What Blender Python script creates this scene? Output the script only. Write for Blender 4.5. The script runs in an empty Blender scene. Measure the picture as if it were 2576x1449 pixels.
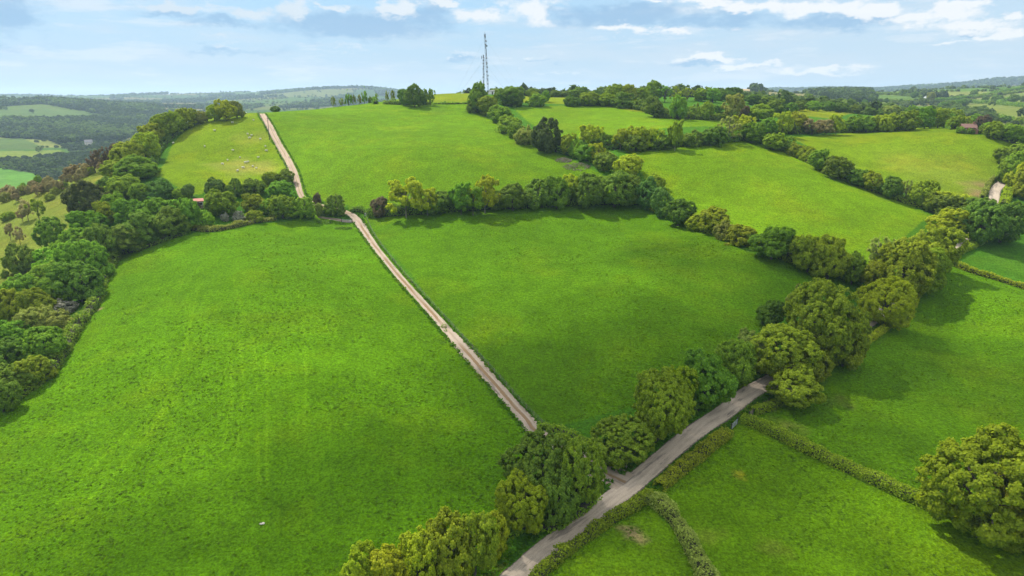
import bpy, math, random, colorsys
import numpy as np
from mathutils import Vector, Matrix
R = math.radians
rng = np.random.default_rng(7)
random.seed(7)
sc = bpy.context.scene
COL = sc.collection

# ------------------------------------------------------------------ camera
F, CX, CY, PITCH, CAMZ = 1717.0, 1288.0, 724.5, R(15.4), 100.0
cp, sp = math.cos(PITCH), math.sin(PITCH)
cam_d = bpy.data.cameras.new('camera'); cam = bpy.data.objects.new('camera', cam_d); COL.objects.link(cam)
cam.location = (0, 0, CAMZ); cam.rotation_euler = (R(90) - PITCH, 0, 0)
cam_d.sensor_width = 36; cam_d.lens = 36 * F / 2576; cam_d.clip_start = 1; cam_d.clip_end = 60000
sc.camera = cam

def ray(u, v):
    x = (u - CX) / F; yi = -(v - CY) / F
    return np.array([x, cp + yi * sp, -sp + yi * cp])
def tan_az(u, v):
    d = ray(u, v); h = math.hypot(d[0], d[1])
    return d[2] / h, math.atan2(d[0], d[1])

# ------------------------------------------------------------------ terrain
# (u, v, horizontal distance) or (u, v, -drop below the drone)
CTRL = [
 (-200,1449,-67),(0,1449,-66),(640,1449,-65),(1288,1449,-64),(1900,1449,-65.5),(2576,1449,-67),(2800,1449,-67),
 (1550,1200,-63),(1900,970,-61),(2200,810,-57),(2400,620,-47),(2505,490,-37),
 (900,545,-44),(1100,830,-56),(1350,1085,-61),(700,560,-44),(480,595,250),(300,650,-51),(240,760,-55.5),(130,930,-60),(0,1010,-62),
 (700,900,-54.5),(350,1100,-61.5),(900,1200,-61.5),(600,700,-47.5),(500,800,-52),
 (1600,515,-40),(1900,640,-45),(2150,700,-51),(1700,860,-54.5),(1250,560,-43),(1400,1000,-60),
 (760,485,-37),(745,450,-33),(690,345,370),(660,283,440),(1000,500,-38),(1000,380,315),(1000,300,400),(1000,265,450),
 (1190,262,450),(1100,240,560),(1290,275,440),(1500,330,370),(1800,300,430),(1650,370,330),(1250,290,420),(1400,385,325),(1800,345,350),
 (1620,420,300),(1900,360,350),(2000,450,297),(2300,560,285),(2340,520,310),(2150,330,450),(2300,320,480),(2576,355,430),(2470,490,336),(2250,420,368),
 (2100,280,620),(2000,270,640),(2430,325,520),(2576,320,610),(1700,243,600),(1500,246,560),(1350,243,560),
 (2576,600,300),(2576,760,225),(2350,800,-58),(2300,1100,-63),(2576,1000,-62),(2750,800,-58),(2750,480,-42),
 (590,285,450),(480,320,405),(390,430,330),(560,400,355),(490,480,300),
 (30,640,300),(60,560,340),(150,500,360),(200,430,420),(0,500,420),(100,470,430),(-150,700,290),(-150,560,400),
 (30,460,1000),(80,385,1400),(30,410,1200),(50,350,1650),(250,360,1500),(150,300,2000),(100,265,2600),(350,290,2300),(240,272,2700),
 (400,270,3500),(500,255,5000),(100,243,7000),(700,238,6000),(950,230,5000),(620,262,3000),(850,246,3500),(-200,243,7000),(-200,300,2000),(-200,400,1300),
 (1860,222,1500),(1750,232,1500),(1960,236,1500),(2200,262,1250),(2300,250,1500),(2250,238,2000),(2500,272,1100),(2540,252,1500),(2576,226,2100),(2760,215,2100),
 (2400,230,3500),(2100,228,4500),(2050,220,6000),(2300,221,6500),(2576,216,7000),(2800,214,7000),(2740,290,1000),
]
HID = [ # azimuth deg, distance, height above datum (never in sight or just behind a crest)
 (-30,620,8),(-34,650,6),(-25,700,25),(-18,700,55),(-10,800,80),(0,750,90),(10,800,88),(18,900,80),(26,850,72),(32,850,74),
 (-20,1500,20),(-10,1800,40),(0,2000,50),(8,3000,60),(-5,4500,70),(3,7000,75),(18,2600,70),
 (-30,35,34),(0,30,36),(30,35,33),(-60,60,34),(60,60,33),(-70,200,30),(-70,600,0),(-70,2000,20),(70,200,40),(70,600,70),(70,2000,110),(-70,7000,110),(70,7000,200),(-45,300,32),(45,250,45),(45,500,75),
 (-40,12000,80),(0,12000,60),(40,12000,90),(-20,12000,60),(20,12000,90),
]
def ctrl_pts():
    P = []
    for u, v, d in CTRL:
        t, a = tan_az(u, v)
        if d < 0: D = d / t; z = CAMZ + d
        else: D = d; z = CAMZ + d * t
        P.append((a, math.log(D), z))
    for a, D, z in HID: P.append((R(a), math.log(D), z))
    return np.array(P)
PT = ctrl_pts()
def tps_fit(P):
    X = P[:, :2]; n = len(X)
    r2 = ((X[:, None] - X[None]) ** 2).sum(-1)
    K = 0.5 * r2 * np.log(r2 + 1e-12) + np.eye(n) * 2e-4
    A = np.zeros((n + 3, n + 3)); A[:n, :n] = K; A[:n, n] = 1; A[:n, n+1:] = X; A[n, :n] = 1; A[n+1:, :n] = X.T
    return np.linalg.solve(A, np.concatenate([P[:, 2], np.zeros(3)]))
W = tps_fit(PT)
def vnoise(x, y, s):
    """smooth value noise, vectorised"""
    xi = np.floor(x).astype(np.int64); yi = np.floor(y).astype(np.int64); fx = x - xi; fy = y - yi
    fx = fx * fx * (3 - 2 * fx); fy = fy * fy * (3 - 2 * fy)
    def h(a, b):
        n = (a * 374761393 + b * 668265263 + s * 974711) & 0x7fffffff
        n = ((n ^ (n >> 13)) * 1274126177) & 0x7fffffff
        return ((n ^ (n >> 16)) & 0xffff) / 32767.5 - 1
    return (h(xi, yi) * (1 - fx) + h(xi + 1, yi) * fx) * (1 - fy) + (h(xi, yi + 1) * (1 - fx) + h(xi + 1, yi + 1) * fx) * fy
def zfun(x, y):
    x = np.asarray(x, float); y = np.asarray(y, float); sh = x.shape
    x = x.ravel(); y = y.ravel()
    D = np.maximum(np.hypot(x, y), 15); a = np.arctan2(x, y); L = np.log(D)
    out = np.empty_like(D)
    n = len(PT)
    for i in range(0, len(D), 20000):
        s = slice(i, i + 20000)
        r2 = (a[s, None] - PT[None, :, 0]) ** 2 + (L[s, None] - PT[None, :, 1]) ** 2
        out[s] = (0.5 * r2 * np.log(r2 + 1e-12)) @ W[:n] + W[n] + W[n+1] * a[s] + W[n+2] * L[s]
    far = np.clip((D - 700) / 1500, 0, 1)
    out += vnoise(x / 60, y / 60, 1) * 0.5 * (D < 650) + vnoise(x / 14, y / 14, 2) * 0.10 * (D < 650)
    out += far * (vnoise(x / 420, y / 420, 3) * 10 + vnoise(x / 900, y / 900, 4) * 14)
    out += np.clip((D - 1900) / 900, 0, 1) * (vnoise(x / 1100, y / 1100, 5) * 24 + vnoise(x / 520, y / 520, 6) * 10)
    return np.clip(out, -40, 290).reshape(sh)
DS = np.exp(np.linspace(math.log(40), math.log(11000), 1500))
def hits(uv, cap=None):
    """pixel rays of the photo's camera -> first points on the ground"""
    uv = np.asarray(uv, float); res = []
    for u, v in uv:
        d = ray(u, v); h = math.hypot(d[0], d[1]); dx, dy, t = d[0] / h, d[1] / h, d[2] / h
        def f(D): return CAMZ + t * D - zfun(dx * D, dy * D)
        g = f(DS); k = np.argmax(g < 0)
        if cap and (not (g < 0).any() or DS[k] > cap): # ray clears the near crest: stand on the crest itself
            q = DS[(DS > 250) & (DS < cap)]; q = q[np.argmin(f(q) / q)]; res.append((dx * q, dy * q, float(zfun(dx * q, dy * q)))); continue
        if not (g < 0).any(): res.append((dx * 9000, dy * 9000, float(zfun(dx * 9000, dy * 9000)))); continue
        lo, hi = DS[max(k - 1, 0)], DS[k]
        for _ in range(3):
            q = np.linspace(lo, hi, 12); gq = f(q); j = max(1, int(np.argmax(gq < 0))); lo, hi = q[j - 1], q[j]
        D = (lo + hi) / 2; res.append((dx * D, dy * D, float(zfun(dx * D, dy * D))))
    return np.array(res)
def gz(x, y): return float(zfun(np.array([x]), np.array([y]))[0])

# ------------------------------------------------------------------ helpers
def setp(o, label=None, cat=None, group=None, kind=None):
    if label: o['label'] = label
    if cat: o['category'] = cat
    if group: o['group'] = group
    if kind: o['kind'] = kind
    return o
def link(name, me, parent=None):
    o = bpy.data.objects.new(name, me); COL.objects.link(o)
    if parent: o.parent = parent
    return o
def empty(name, loc, rz=0):
    o = bpy.data.objects.new(name, None); COL.objects.link(o); o.location = loc; o.rotation_euler = (0, 0, rz)
    o.empty_display_size = 1; return o
def mesh_np(name, V, Fq, mats=(), midx=None, smooth=False):
    V = np.asarray(V, np.float32); me = bpy.data.meshes.new(name)
    Fq = np.asarray(Fq, np.int32); k = Fq.shape[1]
    me.vertices.add(len(V)); me.vertices.foreach_set('co', V.ravel())
    me.loops.add(Fq.size); me.loops.foreach_set('vertex_index', Fq.ravel())
    me.polygons.add(len(Fq)); me.polygons.foreach_set('loop_start', np.arange(len(Fq), dtype=np.int32) * k)
    me.polygons.foreach_set('loop_total', np.full(len(Fq), k, np.int32))
    for m in mats: me.materials.append(m)
    if midx is not None: me.polygons.foreach_set('material_index', np.asarray(midx, np.int32))
    if smooth: me.polygons.foreach_set('use_smooth', np.ones(len(Fq), bool))
    me.update(calc_edges=True); return me
class MB:
    """collects boxes, bars, tubes and free quads, builds one mesh"""
    def __init__(s): s.v = []; s.f = []
    def add(s, vs, fs):
        b = len(s.v); s.v += [tuple(p) for p in vs]; s.f += [tuple(i + b for i in f) for f in fs]; return s
    def box(s, c, d, rot=None):
        vs = [Vector((sx * d[0] / 2, sy * d[1] / 2, sz * d[2] / 2)) for sx in (-1, 1) for sy in (-1, 1) for sz in (-1, 1)]
        if rot is not None: vs = [rot @ p for p in vs]
        vs = [p + Vector(c) for p in vs]
        return s.add(vs, [(0, 1, 3, 2), (4, 6, 7, 5), (0, 4, 5, 1), (2, 3, 7, 6), (0, 2, 6, 4), (1, 5, 7, 3)])
    def tube(s, pts, rad, n=6):
        pts = [Vector(p) for p in pts]; rs = rad if hasattr(rad, '__len__') else [rad] * len(pts)
        rings = []
        for i, p in enumerate(pts):
            t = (pts[min(i + 1, len(pts) - 1)] - pts[max(i - 1, 0)]).normalized()
            a = t.orthogonal().normalized(); b = t.cross(a)
            if i and rings: # keep twist low
                pa = prev; a = (pa - t * pa.dot(t)).normalized(); b = t.cross(a)
            prev = a
            rings.append([p + (a * math.cos(q) + b * math.sin(q)) * rs[i] for q in [2 * math.pi * j / n for j in range(n)]])
        vs = [p for r in rings for p in r]; fs = []
        for i in range(len(pts) - 1):
            for j in range(n): fs.append((i * n + j, i * n + (j + 1) % n, (i + 1) * n + (j + 1) % n, (i + 1) * n + j))
        fs.append(tuple(range(n))[::-1]); fs.append(tuple((len(pts) - 1) * n + j for j in range(n)))
        return s.add(vs, fs)
    def mesh(s, name, mat, smooth=False):
        me = bpy.data.meshes.new(name); me.from_pydata(s.v, [], s.f)
        me.materials.append(mat)
        if smooth: me.polygons.foreach_set('use_smooth', np.ones(len(me.polygons), bool))
        me.update(); return me
    def build(s, name, mat, parent=None, smooth=False): return link(name, s.mesh(name, mat, smooth), parent)

# ------------------------------------------------------------------ materials
def new_mat(name):
    m = bpy.data.materials.new(name); m.use_nodes = True; nt = m.node_tree; nt.nodes.clear()
    return m, nt, lambda t, **k: node(nt, t, **k)
def node(nt, t, **k):
    n = nt.nodes.new(t)
    for a, b in k.items():
        if a.startswith('i_'):
            key = a[2:]; n.inputs[int(key) if key.isdigit() else key].default_value = b
        else: setattr(n, a, b)
    return n
def simple(name, rgb, rough=.8, var=.25, scale=3.0, metal=0, bump=0.0):
    m, nt, N = new_mat(name); L = nt.links.new
    out = N('ShaderNodeOutputMaterial'); b = N('ShaderNodeBsdfPrincipled'); b.inputs['Roughness'].default_value = rough; b.inputs['Metallic'].default_value = metal
    tc = N('ShaderNodeTexCoord'); nz = N('ShaderNodeTexNoise'); nz.inputs['Scale'].default_value = scale; nz.inputs['Detail'].default_value = 5
    mr = N('ShaderNodeMapRange'); mr.inputs[3].default_value = 1 - var; mr.inputs[4].default_value = 1 + var; mr.inputs[1].default_value = .3; mr.inputs[2].default_value = .7
    mx = N('ShaderNodeVectorMath', operation='SCALE'); mx.inputs[0].default_value = rgb
    L(tc.outputs['Object'], nz.inputs['Vector']); L(nz.outputs['Fac'], mr.inputs[0]); L(mr.outputs[0], mx.inputs['Scale']); L(mx.outputs[0], b.inputs['Base Color'])
    if bump:
        bp = N('ShaderNodeBump'); bp.inputs['Distance'].default_value = bump; L(nz.outputs['Fac'], bp.inputs['Height']); L(bp.outputs[0], b.inputs['Normal'])
    L(b.outputs[0], out.inputs[0]); return m
def foliage(name, a, b, spread=.10):
    """leaves: colour differs leaf to leaf (a..b) and plant to plant; part of the light passes through"""
    m, nt, N = new_mat(name); L = nt.links.new
    out = N('ShaderNodeOutputMaterial'); g = N('ShaderNodeNewGeometry'); oi = N('ShaderNodeObjectInfo')
    mix = N('ShaderNodeMix', data_type='RGBA'); mix.inputs[6].default_value = (*a, 1); mix.inputs[7].default_value = (*b, 1)
    L(g.outputs['Random Per Island'], mix.inputs[0])
    hs = N('ShaderNodeHueSaturation')
    h = N('ShaderNodeMapRange'); h.inputs[3].default_value = .5 - .018; h.inputs[4].default_value = .5 + .018
    v = N('ShaderNodeMapRange'); v.inputs[3].default_value = 1 - spread * 1.5; v.inputs[4].default_value = 1 + spread * 1.5
    ml = N('ShaderNodeMath', operation='MULTIPLY'); ml.inputs[1].default_value = 7.31; fr = N('ShaderNodeMath', operation='FRACT')
    L(oi.outputs['Random'], h.inputs[0]); L(oi.outputs['Random'], ml.inputs[0]); L(ml.outputs[0], fr.inputs[0]); L(fr.outputs[0], v.inputs[0])
    L(h.outputs[0], hs.inputs['Hue']); L(v.outputs[0], hs.inputs['Value']); L(mix.outputs[2], hs.inputs['Color'])
    d = N('ShaderNodeBsdfDiffuse'); t = N('ShaderNodeBsdfTranslucent'); ms = N('ShaderNodeMixShader'); ms.inputs[0].default_value = .50
    gl = N('ShaderNodeBsdfGlossy'); gl.inputs['Roughness'].default_value = .55; gl.inputs['Color'].default_value = (.9, .95, .8, 1)
    m2 = N('ShaderNodeMixShader'); m2.inputs[0].default_value = .006
    L(hs.outputs[0], d.inputs[0]); L(hs.outputs[0], t.inputs[0]); L(d.outputs[0], ms.inputs[1]); L(t.outputs[0], ms.inputs[2])
    L(ms.outputs[0], m2.inputs[1]); L(gl.outputs[0], m2.inputs[2]); L(m2.outputs[0], out.inputs[0]); return m
FOL = {
 'lime':   foliage('leaves_lime', (0.238, 0.323, 0.010), (0.484, 0.569, 0.022)),
 'olive':  foliage('leaves_olive', (0.166, 0.240, 0.012), (0.373, 0.454, 0.024)),
 'mid':    foliage('leaves_mid', (0.122, 0.246, 0.016), (0.311, 0.473, 0.031)),
 'fresh':  foliage('leaves_fresh', (0.141, 0.282, 0.013), (0.323, 0.497, 0.025)),
 'dark':   foliage('leaves_dark', (0.097, 0.186, 0.019), (0.252, 0.370, 0.034)),
 'holly':  foliage('leaves_holly', (0.060, 0.090, 0.023), (0.139, 0.175, 0.040)),
 'blue':   foliage('leaves_blue_green', (0.082, 0.183, 0.030), (0.207, 0.345, 0.055)),
 'pale':   foliage('leaves_pale', (0.192, 0.245, 0.035), (0.409, 0.455, 0.087)),
 'brown':  foliage('leaves_brown', (.270, .225, .085), (.450, .380, .160)),
 'purple': foliage('leaves_purple', (0.121, 0.089, 0.050), (0.233, 0.175, 0.092)),
 'white':  foliage('leaves_blossom', (0.150, 0.180, 0.060), (0.640, 0.610, 0.520)),
}
FOL['oak'] = foliage('leaves_oak', (0.217, 0.263, 0.009), (0.398, 0.437, 0.018))
FOL['tuft'] = foliage('rank_grass', (.062, .152, .004), (.100, .215, .006))
FOL['tuftl'] = foliage('dry_grass', (.120, .190, .010), (.210, .260, .030))
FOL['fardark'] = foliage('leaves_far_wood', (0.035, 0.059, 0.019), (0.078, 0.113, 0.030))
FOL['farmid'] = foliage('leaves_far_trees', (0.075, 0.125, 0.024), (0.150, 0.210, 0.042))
BARK = simple('bark', (.075, .062, .048), .95, .4, 6, bump=.03)
BARKP = simple('bark_pale', (.20, .185, .12), .95, .35, 6, bump=.03)
TWIG = simple('twigs', (.035, .035, .015), .95, .4, 4)

def ground_mat():
    m, nt, N = new_mat('pasture'); L = nt.links.new
    out = N('ShaderNodeOutputMaterial'); b = N('ShaderNodeBsdfPrincipled'); b.inputs['Roughness'].default_value = .9
    b.inputs['Specular IOR Level'].default_value = .02
    at = N('ShaderNodeAttribute', attribute_name='tint'); tc = N('ShaderNodeTexCoord'); P = tc.outputs['Object']
    def nz(s, det=3, rough=.55, vec=P):
        n = N('ShaderNodeTexNoise'); n.inputs['Scale'].default_value = s; n.inputs['Detail'].default_value = det; n.inputs['Roughness'].default_value = rough; L(vec, n.inputs['Vector']); return n.outputs['Fac']
    def mr(src, lo, hi, a, c):
        n = N('ShaderNodeMapRange', clamp=True); n.inputs[1].default_value = lo; n.inputs[2].default_value = hi; n.inputs[3].default_value = a; n.inputs[4].default_value = c; L(src, n.inputs[0]); return n.outputs[0]
    def mul(a, c):
        n = N('ShaderNodeMath', operation='MULTIPLY'); L(a, n.inputs[0]); L(c, n.inputs[1]); return n.outputs[0]
    big = mr(nz(.018, 4), .3, .7, .84, 1.16); midn = mr(nz(.16, 5, .65), .3, .7, .82, 1.18)
    tuft = nz(1.5, 5, .70); fine = nz(3.0, 3, .6)
    tv = mr(tuft, .32, .68, .62, 1.38); fv = mr(fine, .3, .7, .80, 1.2)
    val = mul(mul(big, midn), mul(tv, fv))
    sc_ = N('ShaderNodeVectorMath', operation='SCALE'); L(at.outputs['Vector'], sc_.inputs[0]); L(val, sc_.inputs['Scale'])
    # yellower thin sward in patches, as grazed pasture has
    ye = N('ShaderNodeMix', data_type='RGBA', blend_type='MULTIPLY'); ye.inputs[7].default_value = (1.5, 1.12, 1.2, 1); L(sc_.outputs[0], ye.inputs[6])
    L(mr(nz(.045, 5, .62), .50, .72, 0, .75), ye.inputs[0])
    # darker rank tussocks
    du = N('ShaderNodeMix', data_type='RGBA', blend_type='MULTIPLY'); du.inputs[7].default_value = (.55, .66, .75, 1); L(ye.outputs[2], du.inputs[6])
    L(mr(nz(.42, 4, .7), .60, .72, 0, .65), du.inputs[0])
    L(du.outputs[2], b.inputs['Base Color'])
    h = N('ShaderNodeMath', operation='ADD'); L(tuft, h.inputs[0]); q = mr(fine, 0, 1, 0, .35); L(q, h.inputs[1])
    bp = N('ShaderNodeBump'); bp.inputs['Distance'].default_value = .8; bp.inputs['Strength'].default_value = .9; L(h.outputs[0], bp.inputs['Height']); L(bp.outputs[0], b.inputs['Normal'])
    L(b.outputs[0], out.inputs[0]); return m
GROUND = ground_mat()

# ------------------------------------------------------------------ ground sheet
NA, = (621,)
az = np.radians(np.concatenate([np.linspace(-80, -44, 60, endpoint=False), np.linspace(-44, 44, NA), np.linspace(44.6, 80, 60)]))
dd = np.exp(np.linspace(math.log(24), math.log(12000), 1000))
A, Dg = np.meshgrid(az, dd)
GX, GY = Dg * np.sin(A), Dg * np.cos(A)
GZ = zfun(GX, GY)
nA, nD = len(az), len(dd)
idx = np.arange(nA * nD).reshape(nD, nA)
quads = np.stack([idx[:-1, :-1], idx[:-1, 1:], idx[1:, 1:], idx[1:, :-1]], -1).reshape(-1, 4)
def inpoly(x, y, poly):
    c = np.zeros(x.shape, bool); n = len(poly); j = n - 1
    for i in range(n):
        xi, yi, xj, yj = poly[i][0], poly[i][1], poly[j][0], poly[j][1]
        c ^= ((yi > y) != (yj > y)) & (x < (xj - xi) * (y - yi) / (yj - yi + 1e-12) + xi); j = i
    return c
tint = np.empty((nD, nA, 3)); tint[:] = (.055, .150, .008)
GK = np.array([1.40, 1.15, .42])
FIELDS = [ # photo outline of each field -> sward colour
 ([(1345,1090),(1120,835),(905,560),(800,540),(480,590),(300,640),(240,760),(130,930),(0,1010),(-400,1200),(-400,1600),(1250,1600),(1300,1300)], (.058,.165,.006)),
 ([(1350,1085),(905,550),(1000,530),(1600,512),(1900,640),(2150,705),(1960,800),(1650,1000)], (.052,.145,.007)),
 ([(900,525),(760,490),(745,450),(690,345),(662,290),(700,262),(1190,258),(1290,335),(1400,385),(1560,470),(1590,510),(1000,525)], (.075,.180,.009)),
 ([(655,285),(745,455),(720,470),(480,490),(390,440),(430,370),(500,305),(590,285)], (.098,.190,.011)),
 ([(1640,470),(1560,390),(1840,355),(1900,350),(2340,540),(2230,640),(2150,690),(1700,560)], (.083,.188,.010)),
 ([(1980,345),(2330,318),(2460,340),(2600,360),(2600,400),(2480,480),(2420,510),(2340,520)], (.096,.188,.011)),
 ([(1290,270),(1500,262),(1650,290),(1830,300),(1840,320),(1500,345),(1420,385)], (.084,.190,.011)),
 ([(1000,258),(1000,236),(1190,236),(1190,262)], (.108,.178,.014)),
 ([(1310,258),(1330,240),(1600,240),(1660,290),(1500,264)], (.112,.182,.014)),
 ([(2000,268),(2240,290),(2100,300),(1980,285)], (.125,.190,.016)),
 ([(-400,760),(-400,480),(0,500),(270,400),(330,400),(180,520),(170,600),(100,700),(0,760)], (.112,.172,.060)),
 ([(1900,1040),(2160,870),(2310,745),(2390,660),(2576,720),(2900,800),(2900,1500),(2400,1290)], (.055,.150,.007)),
 ([(1650,1230),(1830,1100),(1860,1055),(2400,1290),(2700,1400),(2700,1600),(1760,1600)], (.070,.175,.007)),
 ([(1345,1449),(1640,1265),(1760,1449),(1760,1600),(1300,1600)], (.070,.170,.008)),
]
for poly, c in FIELDS:
    w = hits(poly); tint[inpoly(GX, GY, w) & (Dg < 900)] = np.array(c) * GK
# distant patchwork: jittered cells are fields, some cells woods
def far_cells():
    near = Dg > 640
    S = 170.0
    x = GX + 40 * vnoise(GX / 200, GY / 200, 11); y = GY + 40 * vnoise(GX / 200, GY / 200, 12)
    sx = S * (1 + np.clip(Dg - 1500, 0, 6000) / 2500); # farther fields drawn larger so they still read
    sx = np.where(Dg < 2200, S, np.where(Dg < 4200, S * 1.8, S * 3))
    ci, cj = np.floor(x / sx), np.floor(y / sx)
    best = np.full(x.shape, 1e18); sec = best.copy(); bid = np.zeros(x.shape, np.int64)
    for di in (-1, 0, 1):
        for dj in (-1, 0, 1):
            a = (ci + di).astype(np.int64); b = (cj + dj).astype(np.int64)
            hsh = (a * 73856093 ^ b * 19349663) & 0x7fffffff
            jx = (hsh % 1000) / 1000 * .8 + .1; jy = (hsh // 1000 % 1000) / 1000 * .8 + .1
            d2 = ((a + jx) * sx - x) ** 2 + ((b + jy) * sx - y) ** 2
            up = d2 < best; sec = np.where(up, best, np.minimum(sec, d2)); bid = np.where(up, hsh, bid); best = np.minimum(best, d2)
    edge = np.sqrt(sec) - np.sqrt(best)
    return near, bid, edge, sx
FARM, BID, EDGE, FSX = far_cells()
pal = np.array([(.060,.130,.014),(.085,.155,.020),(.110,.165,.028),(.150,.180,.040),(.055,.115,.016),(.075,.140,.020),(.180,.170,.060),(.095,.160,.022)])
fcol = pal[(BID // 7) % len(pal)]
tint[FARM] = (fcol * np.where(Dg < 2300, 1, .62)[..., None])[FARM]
wood = FARM & (((BID // 97) % 100 < np.where(A > .28, 9, 20)) | ((vnoise(GX / 700, GY / 700, 21) + .5 * vnoise(GX / 250, GY / 250, 22)) > .42))
azd = np.degrees(A)
FARPOLY = [ # photo outline, colour (None = woodland)
 ([(0,262),(400,262),(420,330),(330,345),(270,380),(180,380),(120,352),(0,345)], None),
 ([(0,268),(110,262),(200,278),(160,292),(0,275)], (.085,.13,.03)),
 ([(-100,278),(120,273),(215,279),(275,292),(210,301),(100,304),(-100,302)], (.075,.125,.030)),
 ([(-200,345),(60,348),(112,374),(-200,378)], (.070,.115,.025)),
 ([(-200,379),(150,377),(165,386),(40,400),(-200,408)], (.130,.180,.025)),
 ([(-200,408),(60,398),(165,387),(205,410),(200,440),(100,440),(0,422),(-200,430)], None),
 ([(-200,425),(10,423),(90,438),(110,480),(0,500),(-200,520)], (.085,.20,.025)),
 ([(1740,228),(1860,200),(2000,230),(1900,236)], None),
 ([(1840,220),(1890,222),(1940,226),(1890,229),(1840,226)], (.34,.28,.16)),
 ([(2185,246),(2200,237),(2320,244),(2335,256),(2200,257)], (.080,.140,.022)),
 ([(2390,270),(2450,259),(2600,268),(2600,298),(2500,300),(2430,290)], (.135,.170,.030)),
 ([(2420,258),(2450,250),(2600,230),(2600,262),(2470,257)], (.120,.165,.030)),
 ([(2480,305),(2600,325),(2600,300),(2500,298)], (.150,.185,.030)),
 ([(2100,232),(2190,236),(2200,262),(2140,262),(2050,240)], None),
]
for poly, c in FARPOLY:
    w = hits(poly); m = inpoly(GX, GY, w) & (Dg > 640)
    if c is None: wood |= m
    else: tint[m] = c; wood &= ~m; EDGE[m] = np.maximum(EDGE[m], 12)
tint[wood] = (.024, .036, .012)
# bare or worn earth
def patch(u, v, r, c, k=.8):
    p = hits([(u, v)])[0]; d = np.hypot(GX - p[0], GY - p[1]) + .6 * r * vnoise(GX / (r * .7), GY / (r * .7), 31)
    f = (np.clip(1.3 - d / r, 0, 1) * k)[..., None]; tint[:] = tint * (1 - f) + np.array(c) * f
patch(1590, 1345, 2.0, (.30, .22, .11)); patch(250, 778, .9, (.36, .26, .16)); patch(1960, 1085, 4, (.19, .19, .04), .6)
patch(1930, 1020, 3.0, (.20, .16, .07), .5); patch(2486, 470, 7, (.26, .17, .09), .9); patch(2478, 487, 6, (.26, .18, .09), .8); patch(2110, 1010, 3, (.15, .15, .04), .4)
patch(1860, 1195, 1.2, (.32, .28, .02), .6); patch(1790, 1350, 2.4, (.16, .2, .02), .5); patch(1940, 1380, 2.4, (.16, .2, .02), .5)
patch(600, 420, 14, (.24, .24, .05), .5); patch(655, 420, 9, (.26, .25, .05), .5); patch(640, 345, 10, (.22, .23, .04), .4); patch(2380, 440, 26, (.18, .2, .03), .35)
def pressed(px, wd, k):
    P = hits(px)[:, :2]; best = np.full(GX.shape, 1e9); near = Dg < 420
    gx, gy = GX[near], GY[near]; b = np.full(gx.shape, 1e9)
    for i in range(len(P) - 1):
        d = P[i + 1] - P[i]; t = np.clip(((gx - P[i, 0]) * d[0] + (gy - P[i, 1]) * d[1]) / (d @ d), 0, 1)
        b = np.minimum(b, np.hypot(gx - P[i, 0] - t * d[0], gy - P[i, 1] - t * d[1]))
    f = np.exp(-(b / wd) ** 2) * k * np.clip(.7 + .8 * vnoise(gx / 5, gy / 5, 77), 0, 1.2)
    tint[near] *= (1 + f[:, None] * np.array([1.3, 1.0, 1.2]))
for pl in [[(640,880),(646,980),(648,1090),(652,1250)],[(668,890),(672,980),(670,1090),(672,1220)],[(575,860),(584,940),(580,1040),(560,1140),(530,1240)],[(602,850),(612,960),(606,1060),(585,1180)],
           [(585,690),(590,720),(615,790),(640,860)],[(420,960),(350,1050),(250,1160),(140,1270)],[(450,985),(380,1080),(290,1190),(190,1290)],[(640,650),(690,610),(760,575)],[(500,720),(470,860),(430,980),(360,1130)],[(740,680),(760,800),(770,940),(765,1100)]]:
    pressed(pl, .32, .26)
me = mesh_np('ground', np.stack([GX, GY, GZ], -1).reshape(-1, 3), quads, [GROUND], smooth=True)
at = me.attributes.new('tint', 'FLOAT_VECTOR', 'POINT'); at.data.foreach_set('vector', tint.astype(np.float32).ravel())
setp(link('ground', me), kind='structure')
ZMIN, ZMAX = float(GZ.min()), float(GZ.max())

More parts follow.
